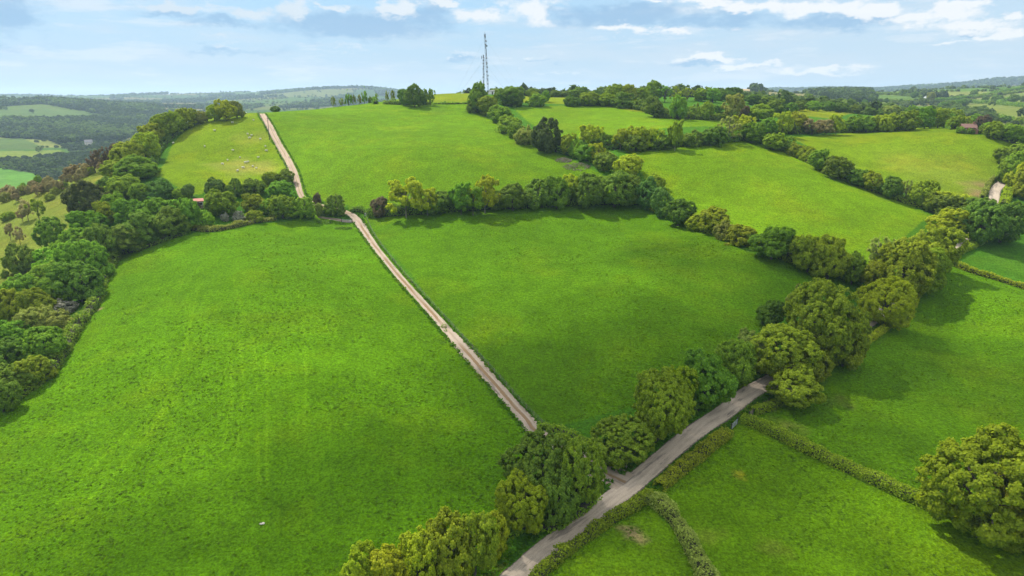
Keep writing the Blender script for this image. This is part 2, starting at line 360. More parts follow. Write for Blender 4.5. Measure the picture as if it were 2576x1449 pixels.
# ------------------------------------------------------------------ lane and track (sheets laid on the ground)
def smooth_path(P, step):
    P = np.asarray(P, float); n = len(P); out = []
    for i in range(n - 1):
        p0, p1, p2, p3 = P[max(i - 1, 0)], P[i], P[i + 1], P[min(i + 2, n - 1)]
        k = max(2, int(np.linalg.norm(p2 - p1) / step))
        for t in np.linspace(0, 1, k, endpoint=False)[:, None]:
            out.append(.5 * ((2 * p1) + (-p0 + p2) * t + (2 * p0 - 5 * p1 + 4 * p2 - p3) * t ** 2 + (-p0 + 3 * p1 - 3 * p2 + p3) * t ** 3))
    return np.array([np.ravel(q) for q in out] + [P[-1]])
def strip(name, path, widths, mat, lift=.06, across=9, step=.8, wob=.12, skirt=True):
    """a road surface: follows the ground, ragged edges, edge skirt pushed into the soil"""
    P = smooth_path(path[:, :2], step); n = len(P)
    T = np.gradient(P, axis=0); T /= np.linalg.norm(T, axis=1)[:, None] + 1e-9; Nn = np.stack([T[:, 1], -T[:, 0]], 1)
    s = np.concatenate([[0], np.cumsum(np.linalg.norm(np.diff(P, axis=0), axis=1))])
    wd = np.interp(np.linspace(0, 1, n), np.linspace(0, 1, len(widths)), widths)
    q = np.linspace(-1, 1, across); X = np.zeros((n, across, 3)); UV = np.zeros((n, across, 2))
    for j, t in enumerate(q):
        e = wob * (vnoise(s / 1.3, s * 0 + (3 if t < 0 else 9), 41) + .6 * vnoise(s / .5, s * 0 + (3 if t < 0 else 9), 42)) * abs(t)
        o = t * wd / 2 + np.sign(t) * e
        X[:, j, 0] = P[:, 0] + Nn[:, 0] * o; X[:, j, 1] = P[:, 1] + Nn[:, 1] * o
        UV[:, j, 0] = s; UV[:, j, 1] = o
    X[..., 2] = zfun(X[..., 0], X[..., 1]) + lift
    if skirt: X[:, 0, 2] -= lift + .08; X[:, -1, 2] -= lift + .08
    ii = np.arange(n * across).reshape(n, across)
    f = np.stack([ii[:-1, :-1], ii[:-1, 1:], ii[1:, 1:], ii[1:, :-1]], -1).reshape(-1, 4)
    me = mesh_np(name, X.reshape(-1, 3), f, [mat], smooth=True)
    a = me.attributes.new('along', 'FLOAT_VECTOR', 'POINT'); a.data.foreach_set('vector', np.concatenate([UV.reshape(-1, 2), np.zeros((n * across, 1))], 1).astype(np.float32).ravel())
    # normals must look up
    if n and np.cross(X[1, 0] - X[0, 0], X[0, 1] - X[0, 0])[2] > 0: me.flip_normals()
    o = link(name, me); setp(o, kind='structure'); return o
def road_mat(name, base, dark, centre=None, cw=.0, edge=None):
    m, nt, N = new_mat(name); L = nt.links.new
    out = N('ShaderNodeOutputMaterial'); b = N('ShaderNodeBsdfPrincipled'); b.inputs['Roughness'].default_value = .85; b.inputs['Specular IOR Level'].default_value = .25
    at = N('ShaderNodeAttribute', attribute_name='along'); tc = N('ShaderNodeTexCoord'); sp_ = N('ShaderNodeSeparateXYZ'); L(at.outputs['Vector'], sp_.inputs[0])
    mp = N('ShaderNodeMapping'); mp.inputs['Scale'].default_value = (.16, 1.3, 1); L(at.outputs['Vector'], mp.inputs[0])
    def nz(v, s, d=4, r=.6):
        n = N('ShaderNodeTexNoise'); n.inputs['Scale'].default_value = s; n.inputs['Detail'].default_value = d; n.inputs['Roughness'].default_value = r; L(v, n.inputs[0]); return n.outputs['Fac']
    def mr(src, lo, hi, a, c):
        n = N('ShaderNodeMapRange', clamp=True); n.inputs[1].default_value = lo; n.inputs[2].default_value = hi; n.inputs[3].default_value = a; n.inputs[4].default_value = c; L(src, n.inputs[0]); return n.outputs[0]
    streak = nz(mp.outputs[0], 1.0, 5, .65); fine = nz(tc.outputs['Object'], 5, 4, .7); patch_ = nz(mp.outputs[0], .45, 4, .7)
    mx = N('ShaderNodeMix', data_type='RGBA'); mx.inputs[6].default_value = (*dark, 1); mx.inputs[7].default_value = (*base, 1); L(mr(streak, .32, .56, 0, 1), mx.inputs[0])
    last = mx.outputs[2]
    pm = N('ShaderNodeMix', data_type='RGBA', blend_type='MULTIPLY'); pm.inputs[7].default_value = (.45, .45, .47, 1); L(last, pm.inputs[6]); L(mr(patch_, .57, .63, 0, .8), pm.inputs[0]); last = pm.outputs[2]
    if centre:
        ab = N('ShaderNodeMath', operation='ABSOLUTE'); L(sp_.outputs[1], ab.inputs[0])
        wv = N('ShaderNodeMath', operation='MULTIPLY_ADD'); L(nz(at.outputs['Vector'], .8, 4, .7), wv.inputs[0]); wv.inputs[1].default_value = .55; L(ab.outputs[0], wv.inputs[2])
        cm = N('ShaderNodeMix', data_type='RGBA'); cm.inputs[7].default_value = (*centre, 1); L(last, cm.inputs[6])
        f = N('ShaderNodeMath', operation='MULTIPLY'); L(mr(wv.outputs[0], cw + .18, cw + .30, .9, 0), f.inputs[0]); L(mr(nz(mp.outputs[0], .22, 2, .5), .40, .5, .15, 1), f.inputs[1])
        L(f.outputs[0], cm.inputs[0]); last = cm.outputs[2]
    if edge:
        ab = N('ShaderNodeMath', operation='ABSOLUTE'); L(sp_.outputs[1], ab.inputs[0])
        wv = N('ShaderNodeMath', operation='MULTIPLY_ADD'); L(nz(at.outputs['Vector'], 1.1, 4, .75), wv.inputs[0]); wv.inputs[1].default_value = .9; L(ab.outputs[0], wv.inputs[2])
        cm = N('ShaderNodeMix', data_type='RGBA'); cm.inputs[7].default_value = (.06, .05, .035, 1); L(last, cm.inputs[6]); L(mr(wv.outputs[0], edge + .42, edge + .52, 0, .85), cm.inputs[0]); last = cm.outputs[2]
    fm = N('ShaderNodeVectorMath', operation='SCALE'); L(last, fm.inputs[0]); L(mr(fine, .3, .7, .82, 1.18), fm.inputs['Scale'])
    L(fm.outputs[0], b.inputs['Base Color']); L(b.outputs[0], out.inputs[0]); return m
LANE = road_mat('worn_tarmac', (.400, .325, .250), (.250, .205, .160), edge=1.75)
TRACK = road_mat('pale_concrete', (.320, .255, .195), (.220, .170, .122), centre=(.170, .100, .040), cw=.42)
TRACKU = road_mat('stony_track', (.330, .245, .170), (.240, .175, .115), centre=(.20, .15, .06), cw=.2)
lane_px = [(1205,1530),(1300,1449),(1365,1390),(1470,1308),(1575,1230),(1640,1175),(1730,1100),(1820,1038),(1890,985),(1945,955),(2000,915),(2068,872),(2130,840),(2200,800),(2270,735),(2330,680),(2390,630),(2445,580),(2486,528),(2500,500),(2504,478),(2522,460),(2550,447),(2600,425)]
lane_w = hits(lane_px)
strip('lane', lane_w, [4.6] * 10 + [4.3] * 8 + [5.0, 6.0, 6.4, 6.0, 5.0], LANE, lift=.05)
trk_px = [(1574,1214),(1552,1203),(1500,1178),(1440,1140),(1350,1085),(1316,1046),(1213,930),(1121,826),(1065,763),(1000,690),(955,635),(918,583),(898,553),(880,538)]
trk_w = hits(trk_px)
strip('farm_track', trk_w, [7.5, 5.0, 3.6, 3.5, 4.4, 3.0, 2.7, 2.6, 2.6, 2.6, 2.7, 3.0, 4.4, 3.0], TRACK, lift=.06, wob=.08)
up_px = [(880,538),(850,527),(800,515),(762,497),(748,462),(740,436),(722,398),(704,368),(690,342),(676,314),(664,296),(659,286)]
up_w = hits(up_px)
strip('hill_track', up_w, [2.6, 2.6, 2.8, 3.4, 3.4, 3.4, 3.4, 3.6, 3.8, 4.2, 4.4, 4.4], TRACKU, lift=.062)
side_w = hits([(894,556),(872,557),(845,552),(800,546)])
strip('gateway_path', side_w, [2.6, 2.4, 2.0, 1.2], TRACK, lift=.055)

# ------------------------------------------------------------------ trees
def leaf_quads(C, Nrm, size, rg, aspect=1.35):
    """one bent leaf spray (a quad) at each point C, facing Nrm"""
    n = len(C); Nrm = Nrm / (np.linalg.norm(Nrm, axis=1)[:, None] + 1e-9)
    r = rg.normal(size=(n, 3)); U = np.cross(Nrm, r); U /= np.linalg.norm(U, axis=1)[:, None] + 1e-9; V = np.cross(Nrm, U)
    s = (size * rg.uniform(.6, 1.35, n))[:, None]; U = U * s * .5 * aspect; V = V * s * .5
    k = rg.uniform(-.35, .35, (n, 1)) * s * Nrm
    Q = np.stack([C - U + k * .3, C - V * 1.0 - k * .4, C + U + k * .3, C + V * 1.0 - k * .4], 1)
    return Q.reshape(-1, 3)
def crown(seed, nlobe, nclump, nleaf, leaf, zc=.56, zr=.44, lob=(.34, .46), gap=0.0, clump=(.09, .14), lift=.0):
    """leaf sprays on clumps, clumps on lobes, lobes over an uneven crown; unit tree: height 1, spread 1"""
    rg = np.random.default_rng(seed)
    i = np.arange(nlobe) + .5; th = np.arccos(1 - 2 * i / nlobe * .93); ph = math.pi * (1 + 5 ** .5) * i + rg.uniform(0, 6)
    d = np.stack([np.sin(th) * np.cos(ph), np.sin(th) * np.sin(ph), np.cos(th)], 1) + rg.normal(0, .16, (nlobe, 3))
    lr = rg.uniform(*lob, nlobe) * .5
    ax = np.array([.5, .5, zr]); sh = rg.uniform(.70, 1.12, nlobe)[:, None]
    lc = d * (ax - .5 * (lr[:, None] * np.array([1, 1, 1.0]))) * sh + [0, 0, zc]
    lc[:, 2] += lift * rg.uniform(-1, 1, nlobe)
    lc = np.concatenate([lc, [[0, 0, zc]]]); lr = np.concatenate([lr, [.30 if gap < .3 else .12]])
    # clumps on the outside of the lobes
    li = rg.choice(len(lc), nclump * 4, p=lr ** 2 / (lr ** 2).sum())
    dd_ = rg.normal(size=(nclump * 4, 3)); dd_ /= np.linalg.norm(dd_, axis=1)[:, None]
    zs = np.array([1, 1, 1.0 * (zr / .5 if zr < .5 else 1)])
    cc = lc[li] + dd_ * lr[li][:, None] * rg.uniform(.80, 1.08, (nclump * 4, 1)) * zs
    dist = np.linalg.norm((cc[:, None] - lc[None]) / zs, axis=2) / lr[None]; dist[np.arange(len(cc)), li] = 9
    out = (cc - [0, 0, zc]); keep = (dist.min(1) > .88) & ((out * dd_).sum(1) > -.02) & (cc[:, 2] > .03)
    cc, dd_ = cc[keep][:nclump], dd_[keep][:nclump]
    if gap: k = rg.random(len(cc)) > gap; cc, dd_ = cc[k], dd_[k]
    cr = rg.uniform(*clump, len(cc)) * .5 * 1.25
    ci = rg.choice(len(cc), nleaf, p=cr ** 2 / (cr ** 2).sum())
    ld = rg.normal(size=(nleaf, 3)); ld /= np.linalg.norm(ld, axis=1)[:, None]; ld += dd_[ci] * .55 + [0, 0, .18]; ld /= np.linalg.norm(ld, axis=1)[:, None]
    C = cc[ci] + ld * cr[ci][:, None] * (rg.uniform(.4, 1.12, (nleaf, 1)) + rg.uniform(.1, .5, (nleaf, 1)) * (rg.random((nleaf, 1)) < .16)) * zs
    Nn = ld + dd_[ci] * .5 + rg.normal(0, .55, (nleaf, 3)) + (C - [0, 0, zc - .15]) * .7 + [0, 0, .25]
    lo = np.percentile(C, 1, axis=0); hi = np.percentile(C, 99, axis=0); z_lo = zc - zr
    mid_ = (lo + hi) / 2; sc_ = np.array([1, 1, 1 - z_lo]) / (hi - lo); tgt = np.array([0, 0, (1 + z_lo) / 2])
    C = (C - mid_) * sc_ + tgt; lc = (lc - mid_) * sc_ + tgt
    Q = leaf_quads(C, Nn, leaf, rg)
    return Q, lc, lr
def limbs(seed, lc, zc, n=7, r0=.030, fork=.25):
    rg = random.Random(seed); m = MB()
    tip = Vector((rg.uniform(-.02, .02), rg.uniform(-.02, .02), zc + .05))
    m.tube([(0, 0, -.06), (0, 0, .0), (.004, .003, fork), tip], [r0 * 1.5, r0 * 1.25, r0 * .95, r0 * .35], 8)
    for q in sorted(range(len(lc) - 1), key=lambda k: rg.random())[:n]:
        e = Vector(lc[q]); z0 = rg.uniform(fork * .7, max(fork, min(e.z, zc)) )
        s = Vector((0, 0, min(z0, e.z - .02))); mid = s.lerp(e, .5) + Vector((0, 0, .03)) + Vector((rg.uniform(-.03, .03), rg.uniform(-.03, .03), 0))
        m.tube([s, mid, e], [r0 * .55, r0 * .36, r0 * .12], 5)
        for _ in range(2):
            e2 = e + Vector((rg.uniform(-.12, .12), rg.uniform(-.12, .12), rg.uniform(.02, .14)))
            m.tube([mid.lerp(e, .5), e2], [r0 * .22, r0 * .07], 4)
    return m
KIND = {}
def make_kind(code, nvar, fn):
    KIND[code] = []
    for k in range(nvar):
        Q, lc, lr, tr = fn(k)
        cm = mesh_np('crown', Q, np.arange(len(Q)).reshape(-1, 4), [FOL['mid']])
        tm = tr.mesh('trunk', BARK)
        KIND[code].append((cm, tm))
def mk(nl, ncl, nlf, leaf, nb=7, r0=.03, fork=.25, **kw):
    zc = kw.get('zc', .56)
    def f(k):
        s = hash((nl, ncl, nlf)) % 1000 + k * 17
        Q, lc, lr = crown(s, nl, ncl, nlf, leaf, **kw)
        return Q, lc, lr, limbs(s, lc, zc, nb, r0, fork)
    return f
make_kind('O', 3, mk(30, 900, 70000, .0205, lob=(.30, .50), clump=(.040, .085), zc=.54, zr=.46))       # big near broadleaf, finest leaves
make_kind('o', 4, mk(20, 480, 34000, .029, lob=(.26, .48), clump=(.05, .115), zc=.55, zr=.45))         # broadleaf with cauliflower crown
make_kind('r', 4, mk(15, 260, 18000, .038, lob=(.32, .56), clump=(.07, .15), zc=.54, zr=.46))          # rounded tree
make_kind('l', 4, mk(18, 150, 12000, .044, lob=(.20, .34), clump=(.09, .16), zc=.62, zr=.40, gap=.25, nb=12, r0=.020, fork=.18))  # airy crown, limbs show
make_kind('s', 4, mk(12, 190, 14000, .042, lob=(.42, .62), clump=(.08, .19), zc=.46, zr=.54, nb=5, r0=.025, fork=.12))     # shrub, leafy to the ground
make_kind('d', 3, mk(16, 260, 17000, .039, lob=(.40, .55), clump=(.10, .14), zc=.52, zr=.48))          # dense dark dome
make_kind('y', 4, mk(10, 60, 2200, .060, lob=(.28, .46), clump=(.14, .22), zc=.66, zr=.34, gap=.25, nb=8, r0=.022, fork=.35))   # young thin tree
make_kind('p', 3, mk(9, 50, 900, .10, lob=(.30, .44), clump=(.12, .22), zc=.60, zr=.42, gap=.45, nb=9, r0=.045, fork=.5))    # thin upright pole tree
make_kind('b', 2, mk(18, 90, 1700, .060, lob=(.20, .34), clump=(.08, .15), zc=.62, zr=.40, gap=.55, nb=18, r0=.030, fork=.12))  # nearly bare, ivied stems
FLAT = {'O': (.55, .45), 'o': (.55, .45), 'r': (.54, .46), 'l': (.60, .42), 's': (.46, .54), 'd': (.52, .48), 'y': (.66, .36), 'p': (.58, .44), 'b': (.60, .42)}
NAMES = {'O': 'broadleaf_tree', 'o': 'broadleaf_tree', 'r': 'round_tree', 'l': 'airy_tree', 's': 'shrub', 'd': 'evergreen_tree', 'y': 'young_tree', 'p': 'pole_tree', 'b': 'bare_tree'}
NOUN = {'O': 'big leafy tree', 'o': 'leafy tree', 'r': 'rounded tree', 'l': 'airy open tree', 's': 'bushy shrub', 'd': 'dome-shaped tree', 'y': 'thin young tree', 'p': 'thin upright tree', 'b': 'half-bare tree'}
ADJ = {'lime': 'lime-green', 'oak': 'yellow-green', 'olive': 'olive-green', 'mid': 'mid-green', 'fresh': 'fresh green', 'dark': 'dark green', 'holly': 'very dark', 'blue': 'bluish-green', 'pale': 'pale grey-green', 'brown': 'brown-leaved', 'purple': 'purple-brown', 'white': 'white-blossomed'}
ORD = 'first second third fourth fifth sixth seventh eighth ninth tenth eleventh twelfth thirteenth fourteenth fifteenth sixteenth seventeenth eighteenth nineteenth twentieth'.split()
def ordw(i):
    if i < 20: return ORD[i]
    return {2: 'twenty', 3: 'thirty', 4: 'forty'}[(i + 1) // 10] + ('-' + ORD[(i + 1) % 10 - 1] if (i + 1) % 10 else '')
TREES = []
CAP = 760
def fit(u, vt, vb, w, code):
    """photo extent of a plant -> ground point, spread and height in metres"""
    zc, zr = FLAT[code]; vbase = vb
    for _ in range(3):
        p = hits([(u, min(vbase, 2300))], CAP)[0]
        depth = p[1] * cp - (p[2] - CAMZ) * sp; e = math.atan2(CAMZ - p[2], math.hypot(p[0], p[1]))
        m = depth / F; wm = w * m; Am = (vb - vt) * m
        q = (Am / 2) ** 2 - (wm / 2 * math.sin(e)) ** 2
        zrm = math.sqrt(max(q, 0)) / max(math.cos(e), .3)
        h = min(max(zrm / zr, .62 * wm), 3.0 * wm)
        vc = (vt + vb) / 2; vbase = vc + zc * h * math.cos(e) / m
    return p, wm, h
def plant(u, vt, vb, w, code, colr, label, group, cat=None):
    p, wm, h = fit(u, vt, vb, w, code)
    k = len(TREES); cm, tm = KIND[code][k % len(KIND[code])]
    t = empty(NAMES[code] if colr != 'white' else 'hawthorn', p, random.uniform(0, 6.28)); t.location.z -= .05
    a = random.uniform(.93, 1.07); t.scale = (wm * a * .92, wm / a * .92, h * .95)
    c = link('crown', cm, t); c.material_slots[0].link = 'OBJECT'; c.material_slots[0].material = FOL[colr]
    tk = link('trunk' if code != 's' else 'stem', tm, t)
    if code in 'blp' and colr in ('lime', 'pale', 'olive'): tk.material_slots[0].link = 'OBJECT'; tk.material_slots[0].material = BARKP
    setp(t, label, cat or ('bush' if code == 's' else 'tree'), group); TREES.append(t); return t
def row(group, start, where, data):
    cnt = 0
    for i, line in enumerate(x for x in data.strip().split(';') if x.strip()):
        u, vt, vb, w, code, colr = line.split()
        lab = f'{ADJ[colr]} {NOUN[code]}, {ordw(i)} from {start} {where}'
        plant(float(u), float(vt), float(vb), float(w), code, colr, lab, group)
row('trees on the field side of the lane', 'the bottom edge', 'beside the lane', '''
 905 1385 1520 110 o lime; 985 1372 1510 130 o lime; 1060 1345 1500 120 o lime; 1130 1300 1470 135 o olive; 1195 1292 1440 115 o olive; 1245 1296 1400 75 s lime;
 1312 1198 1335 128 O oak; 1400 1185 1315 105 o dark; 1365 1088 1265 180 O dark; 1450 1098 1268 135 O mid; 1562 1046 1158 170 O mid; 1660 930 1095 160 O olive; 1695 922 1030 96 o lime;
 1775 885 1015 130 o mid; 1838 850 965 110 o mid; 1880 830 925 90 s pale; 1962 810 945 180 O olive''')
row('trees over the lane bend', 'the lower gates', 'over the lane bend', '''
 1992 922 1018 120 o olive; 2035 870 955 100 o olive; 2062 705 890 190 O olive; 2120 800 912 105 o olive; 1936 750 818 66 o dark; 2000 712 790 60 b pale; 2225 697 815 128 O lime; 2205 655 735 90 o olive;
 2262 600 735 150 O olive; 2320 620 725 100 O olive; 2215 590 690 80 b pale; 2335 568 680 120 o olive; 2378 522 590 88 o lime; 2460 500 602 120 o dark; 2515 505 600 105 o dark; 2400 490 550 90 o dark; 2440 495 560 90 o dark''')
row('hedgerow trees running up from the lane', 'the lane', 'in the hedge up to the middle corner', '''
 2142 632 708 66 o mid; 2080 592 695 95 o olive; 2030 588 675 90 o olive; 1940 566 645 104 o mid; 1862 566 618 80 s olive; 1795 520 580 80 o olive; 1822 555 605 55 s pale; 1755 542 580 60 s olive;
 1705 498 562 78 o dark; 1665 470 540 62 d blue; 1628 445 522 60 d blue; 1648 438 478 48 r olive''')
row('trees and shrubs of the middle cross hedge', 'the track', 'in the middle cross hedge', '''
 960 495 545 54 s purple; 1022 445 530 90 l lime; 1076 470 530 70 l lime; 1105 482 538 84 s dark; 1160 455 525 62 l fresh; 1190 462 528 60 l fresh; 1220 440 520 70 l lime; 1250 480 528 60 s dark; 1290 460 523 80 o dark;
 1350 450 520 85 d dark; 1400 442 518 66 o mid; 1432 436 500 50 l lime; 1478 434 514 92 o dark; 1545 430 512 100 o dark; 1590 440 508 70 o dark; 1580 388 442 76 r lime''')
row('hedgerow trees climbing to the masts', 'the middle corner', 'in the hedge climbing to the masts', '''
 1525 382 428 66 s dark; 1475 362 402 56 r mid; 1502 358 398 42 l lime; 1450 350 398 44 s mid; 1430 336 386 48 r olive; 1376 297 380 76 d holly; 1320 318 366 56 s pale; 1298 306 350 42 s mid; 1278 296 332 66 s mid; 1258 265 305 60 r mid;
 1226 242 288 56 r olive; 1201 208 276 50 o mid; 1190 250 285 40 s dark''')
row('trees of the upper cross hedge', 'the dark evergreen', 'in the upper cross hedge', '''
 1488 312 362 52 l lime; 1522 336 368 60 s dark; 1560 322 368 46 l lime; 1590 316 366 46 l lime; 1622 318 366 46 l lime; 1648 322 368 40 l lime; 1600 345 372 70 s dark; 1697 300 365 44 l lime; 1665 345 372 60 s dark; 1740 332 365 62 s dark; 1792 326 360 72 s dark;
 1832 290 345 62 b pale; 1868 288 340 50 l lime; 1890 308 355 56 r mid; 1905 330 362 50 s dark''')
row('hedgerow trees sloping down to the far bend', 'the top', 'in the hedge sloping to the far bend', '''
 1945 334 374 62 r olive; 1978 344 384 52 s mid; 2003 358 396 48 s olive; 2030 368 408 46 s olive; 2060 375 424 56 r mid; 2106 392 444 74 o dark; 2155 425 464 58 r dark; 2193 430 478 52 r olive; 2240 442 492 66 o dark; 2276 450 498 28 b pale; 2315 452 512 64 o olive; 2342 482 528 48 r olive; 2390 480 530 90 l lime''')
row('trees of the far hedge above the right-hand pasture', 'its upper end', 'above the right-hand pasture', '''
 1930 296 336 50 r mid; 1968 280 330 46 l lime; 1985 305 336 34 d holly; 2002 282 330 52 r lime; 2042 298 332 52 l brown; 2078 300 332 44 l brown; 2102 286 330 40 l lime; 2145 290 330 58 r mid; 2178 292 330 44 r mid; 2205 290 328 44 r lime; 2232 286 328 46 r lime; 2280 278 325 60 r olive''')
row('trees around the red-roofed house', 'the far hedge', 'near the red-roofed house', '''
 2325 268 318 46 o mid; 2358 272 318 50 r olive; 2398 274 314 44 r olive; 2378 280 318 44 r mid; 2404 290 322 36 r olive; 2428 292 318 26 l lime; 2470 290 322 40 r purple; 2455 286 312 34 r mid; 2500 305 345 48 r olive; 2535 312 352 52 r mid; 2565 318 358 50 r mid; 2485 308 335 36 s mid; 2416 318 336 24 s mid; 2441 322 337 22 s dark; 2240 262 290 44 r pale; 2295 258 290 40 r mid''')
row('ridge trees right of the masts', 'the masts', 'along the ridge crest', '''
 1256 222 252 28 r mid; 1285 218 262 70 r dark; 1340 224 240 36 r dark; 1372 228 254 24 r mid; 1398 224 240 30 r dark; 1420 226 240 22 r dark; 1455 217 241 44 o mid; 1502 222 240 26 r dark; 1545 212 258 50 r olive; 1578 213 258 46 r olive; 1612 220 258 44 r olive; 1645 203 250 46 o mid; 1672 214 250 36 b mid; 1700 216 250 36 b olive; 1728 220 248 34 b olive; 1765 220 252 48 r olive; 1792 222 255 40 r mid; 1830 220 252 56 o dark''')
row('bushes below the ridge right of the masts', 'the masts', 'below the ridge crest', '''
 1290 236 262 60 s dark; 1345 230 258 26 s olive; 1352 244 262 50 s mid; 1440 246 263 44 s dark; 1480 232 262 56 r olive; 1525 234 264 50 r olive; 1565 240 266 60 s dark; 1610 250 276 44 s dark; 1645 243 290 48 o dark; 1665 272 295 40 s dark; 1706 240 296 42 r fresh; 1745 262 298 44 s dark; 1775 256 298 40 r mid; 1800 264 300 44 s dark; 1840 236 292 54 l pale; 1868 264 298 34 r purple; 1908 262 300 66 o olive; 1950 250 284 52 r dark; 1982 258 288 44 r dark''')
row('trees on the far edge of the right-hand ridge', 'the ridge wood', 'along the farthest bright field edge', '''
 1895 238 262 44 r dark; 1930 242 266 44 r dark; 2010 256 274 40 r dark; 2045 256 274 40 r mid; 2080 258 276 40 r dark; 2115 260 280 40 r dark; 2150 264 284 36 s dark; 2185 270 290 34 s dark; 2215 274 292 30 s dark''')
row('ridge trees left of the masts', 'the track', 'on the ridge left of the masts', '''
 692 256 272 24 s dark; 838 230 254 12 p pale; 860 236 254 14 p pale; 877 226 254 18 p fresh; 890 232 254 12 p pale; 904 232 254 12 p pale; 917 224 254 16 p fresh; 931 240 258 12 s dark; 948 234 254 9 p mid; 974 225 252 10 p pale; 988 226 252 12 p pale; 1016 224 262 30 r dark; 1044 213 264 50 o dark; 1064 225 262 24 r dark; 1083 223 258 24 l mid''')
row('trees on the left edge of the sheep pasture', 'the ridge', 'on the left edge of the sheep pasture', '''
 597 254 292 40 o pale; 570 251 298 50 o lime; 540 262 300 42 o lime; 505 280 308 40 r pale; 470 272 318 54 r olive; 442 280 332 56 o olive; 412 286 346 62 o olive; 385 308 362 66 o olive; 368 332 400 70 o lime; 325 355 420 84 r olive; 298 358 392 36 r purple; 268 368 425 40 b purple; 240 378 425 36 b purple;
 345 395 445 100 o mid; 300 400 450 90 r olive''')
row('trees at the back of the wood left of the track', 'the hill track', 'at the back of the wood', '''
 720 425 460 46 d dark; 683 432 462 44 r olive; 705 455 490 64 r mid; 636 452 490 64 s dark; 592 448 495 42 d dark; 545 445 492 50 d blue; 475 462 496 34 r blue; 455 472 500 40 s mid; 405 448 500 64 d blue; 355 460 505 54 r mid; 315 440 495 80 r mid; 280 445 490 70 s dark; 230 452 545 115 d holly''')
row('trees at the front of the wood left of the track', 'the track gate', 'at the front of the wood', '''
 840 488 542 58 d dark; 806 510 545 24 s pale; 800 484 520 22 r purple; 760 495 548 66 d fresh; 712 490 545 66 r mid; 672 500 540 54 s mid; 640 486 530 66 r olive; 600 530 558 30 s white; 566 534 558 20 s white; 560 476 540 84 r olive; 640 528 560 44 s olive; 512 528 575 60 s fresh; 470 498 575 74 r mid; 432 515 590 84 o dark;
 400 495 560 90 o mid; 370 530 608 100 o dark; 340 500 570 84 o mid; 292 484 540 66 r fresh; 268 505 560 66 r lime; 330 560 625 110 o dark; 232 528 590 90 o fresh''')
row('trees on the left edge of the near field', 'the wood', 'along the left edge of the near field', '''
 262 560 650 90 o dark; 200 570 650 110 o fresh; 135 545 620 76 r mid; 225 600 700 110 o mid; 160 620 700 110 o fresh; 58 611 684 74 d dark; 14 678 698 20 s dark; 205 655 750 120 o dark; 120 660 740 110 o mid; 150 700 770 80 r fresh; 60 690 775 90 r mid; 166 751 790 58 s white;
 100 720 800 90 o olive; 25 720 805 80 r olive; 150 780 835 76 s pale; 95 770 840 90 r pale; 30 800 870 90 r mid; 115 815 900 120 o mid; 20 850 930 110 o dark; 95 890 960 90 o olive; 40 910 985 110 o dark; 10 955 1030 80 o dark''')
row('bright trees at the right edge', 'the lane', 'beyond the far lane bend', '''
 2532 398 455 54 o mid; 2545 380 455 70 o fresh; 2578 370 440 80 o mid; 2568 410 480 70 o lime; 2600 420 500 90 o olive; 2520 370 410 50 r mid; 2560 360 400 50 r mid''')
row('oaks in the lower right field', 'the left', 'by the lower right hedge', '''
 2462 1082 1345 290 O oak; 2590 1150 1340 190 O oak; 2560 1270 1385 130 O oak''')
# scrub on the rough slope at the far left
srg = random.Random(5)
def scrub(n, poly_u, line, hgt, cols, codes, label, group):
    for i in range(n):
        t = (i + srg.random()) / n; u = poly_u[0] + (poly_u[1] - poly_u[0]) * t
        v = np.interp(u, line[0], line[1]) + srg.uniform(-1, 1) * line[2]; h = srg.uniform(*hgt)
        plant(u, v - h, v, h * srg.uniform(.85, 1.2), srg.choice(codes), srg.choice(cols), label, group)
scrub(16, (125, 300), ((125, 300), (478, 405), 12), (20, 30), ['brown', 'brown', 'pale', 'olive'], 'lsr', 'brown-tinged scrub tree on the brow of the rough left slope', 'scrub on the brow of the rough slope')
scrub(14, (5, 130), ((0, 130), (505, 470), 14), (20, 30), ['brown', 'brown', 'brown', 'pale'], 'lsr', 'brown-tinged scrub tree on the rough slope at the left frame edge', 'scrub on the rough left slope')
row('young trees on the rough left slope', 'the wood', 'on the open rough left slope', '''
 162 456 473 22 s dark; 138 470 492 24 s pale; 100 497 541 42 y olive; 72 500 540 32 y brown; 58 520 548 24 y brown; 52 566 602 26 y brown; 28 559 592 26 y brown; 95 423 450 22 r fresh; 57 446 470 18 s mid; 12 474 498 18 s mid; 20 536 551 34 s olive; 125 489 503 26 s olive''')

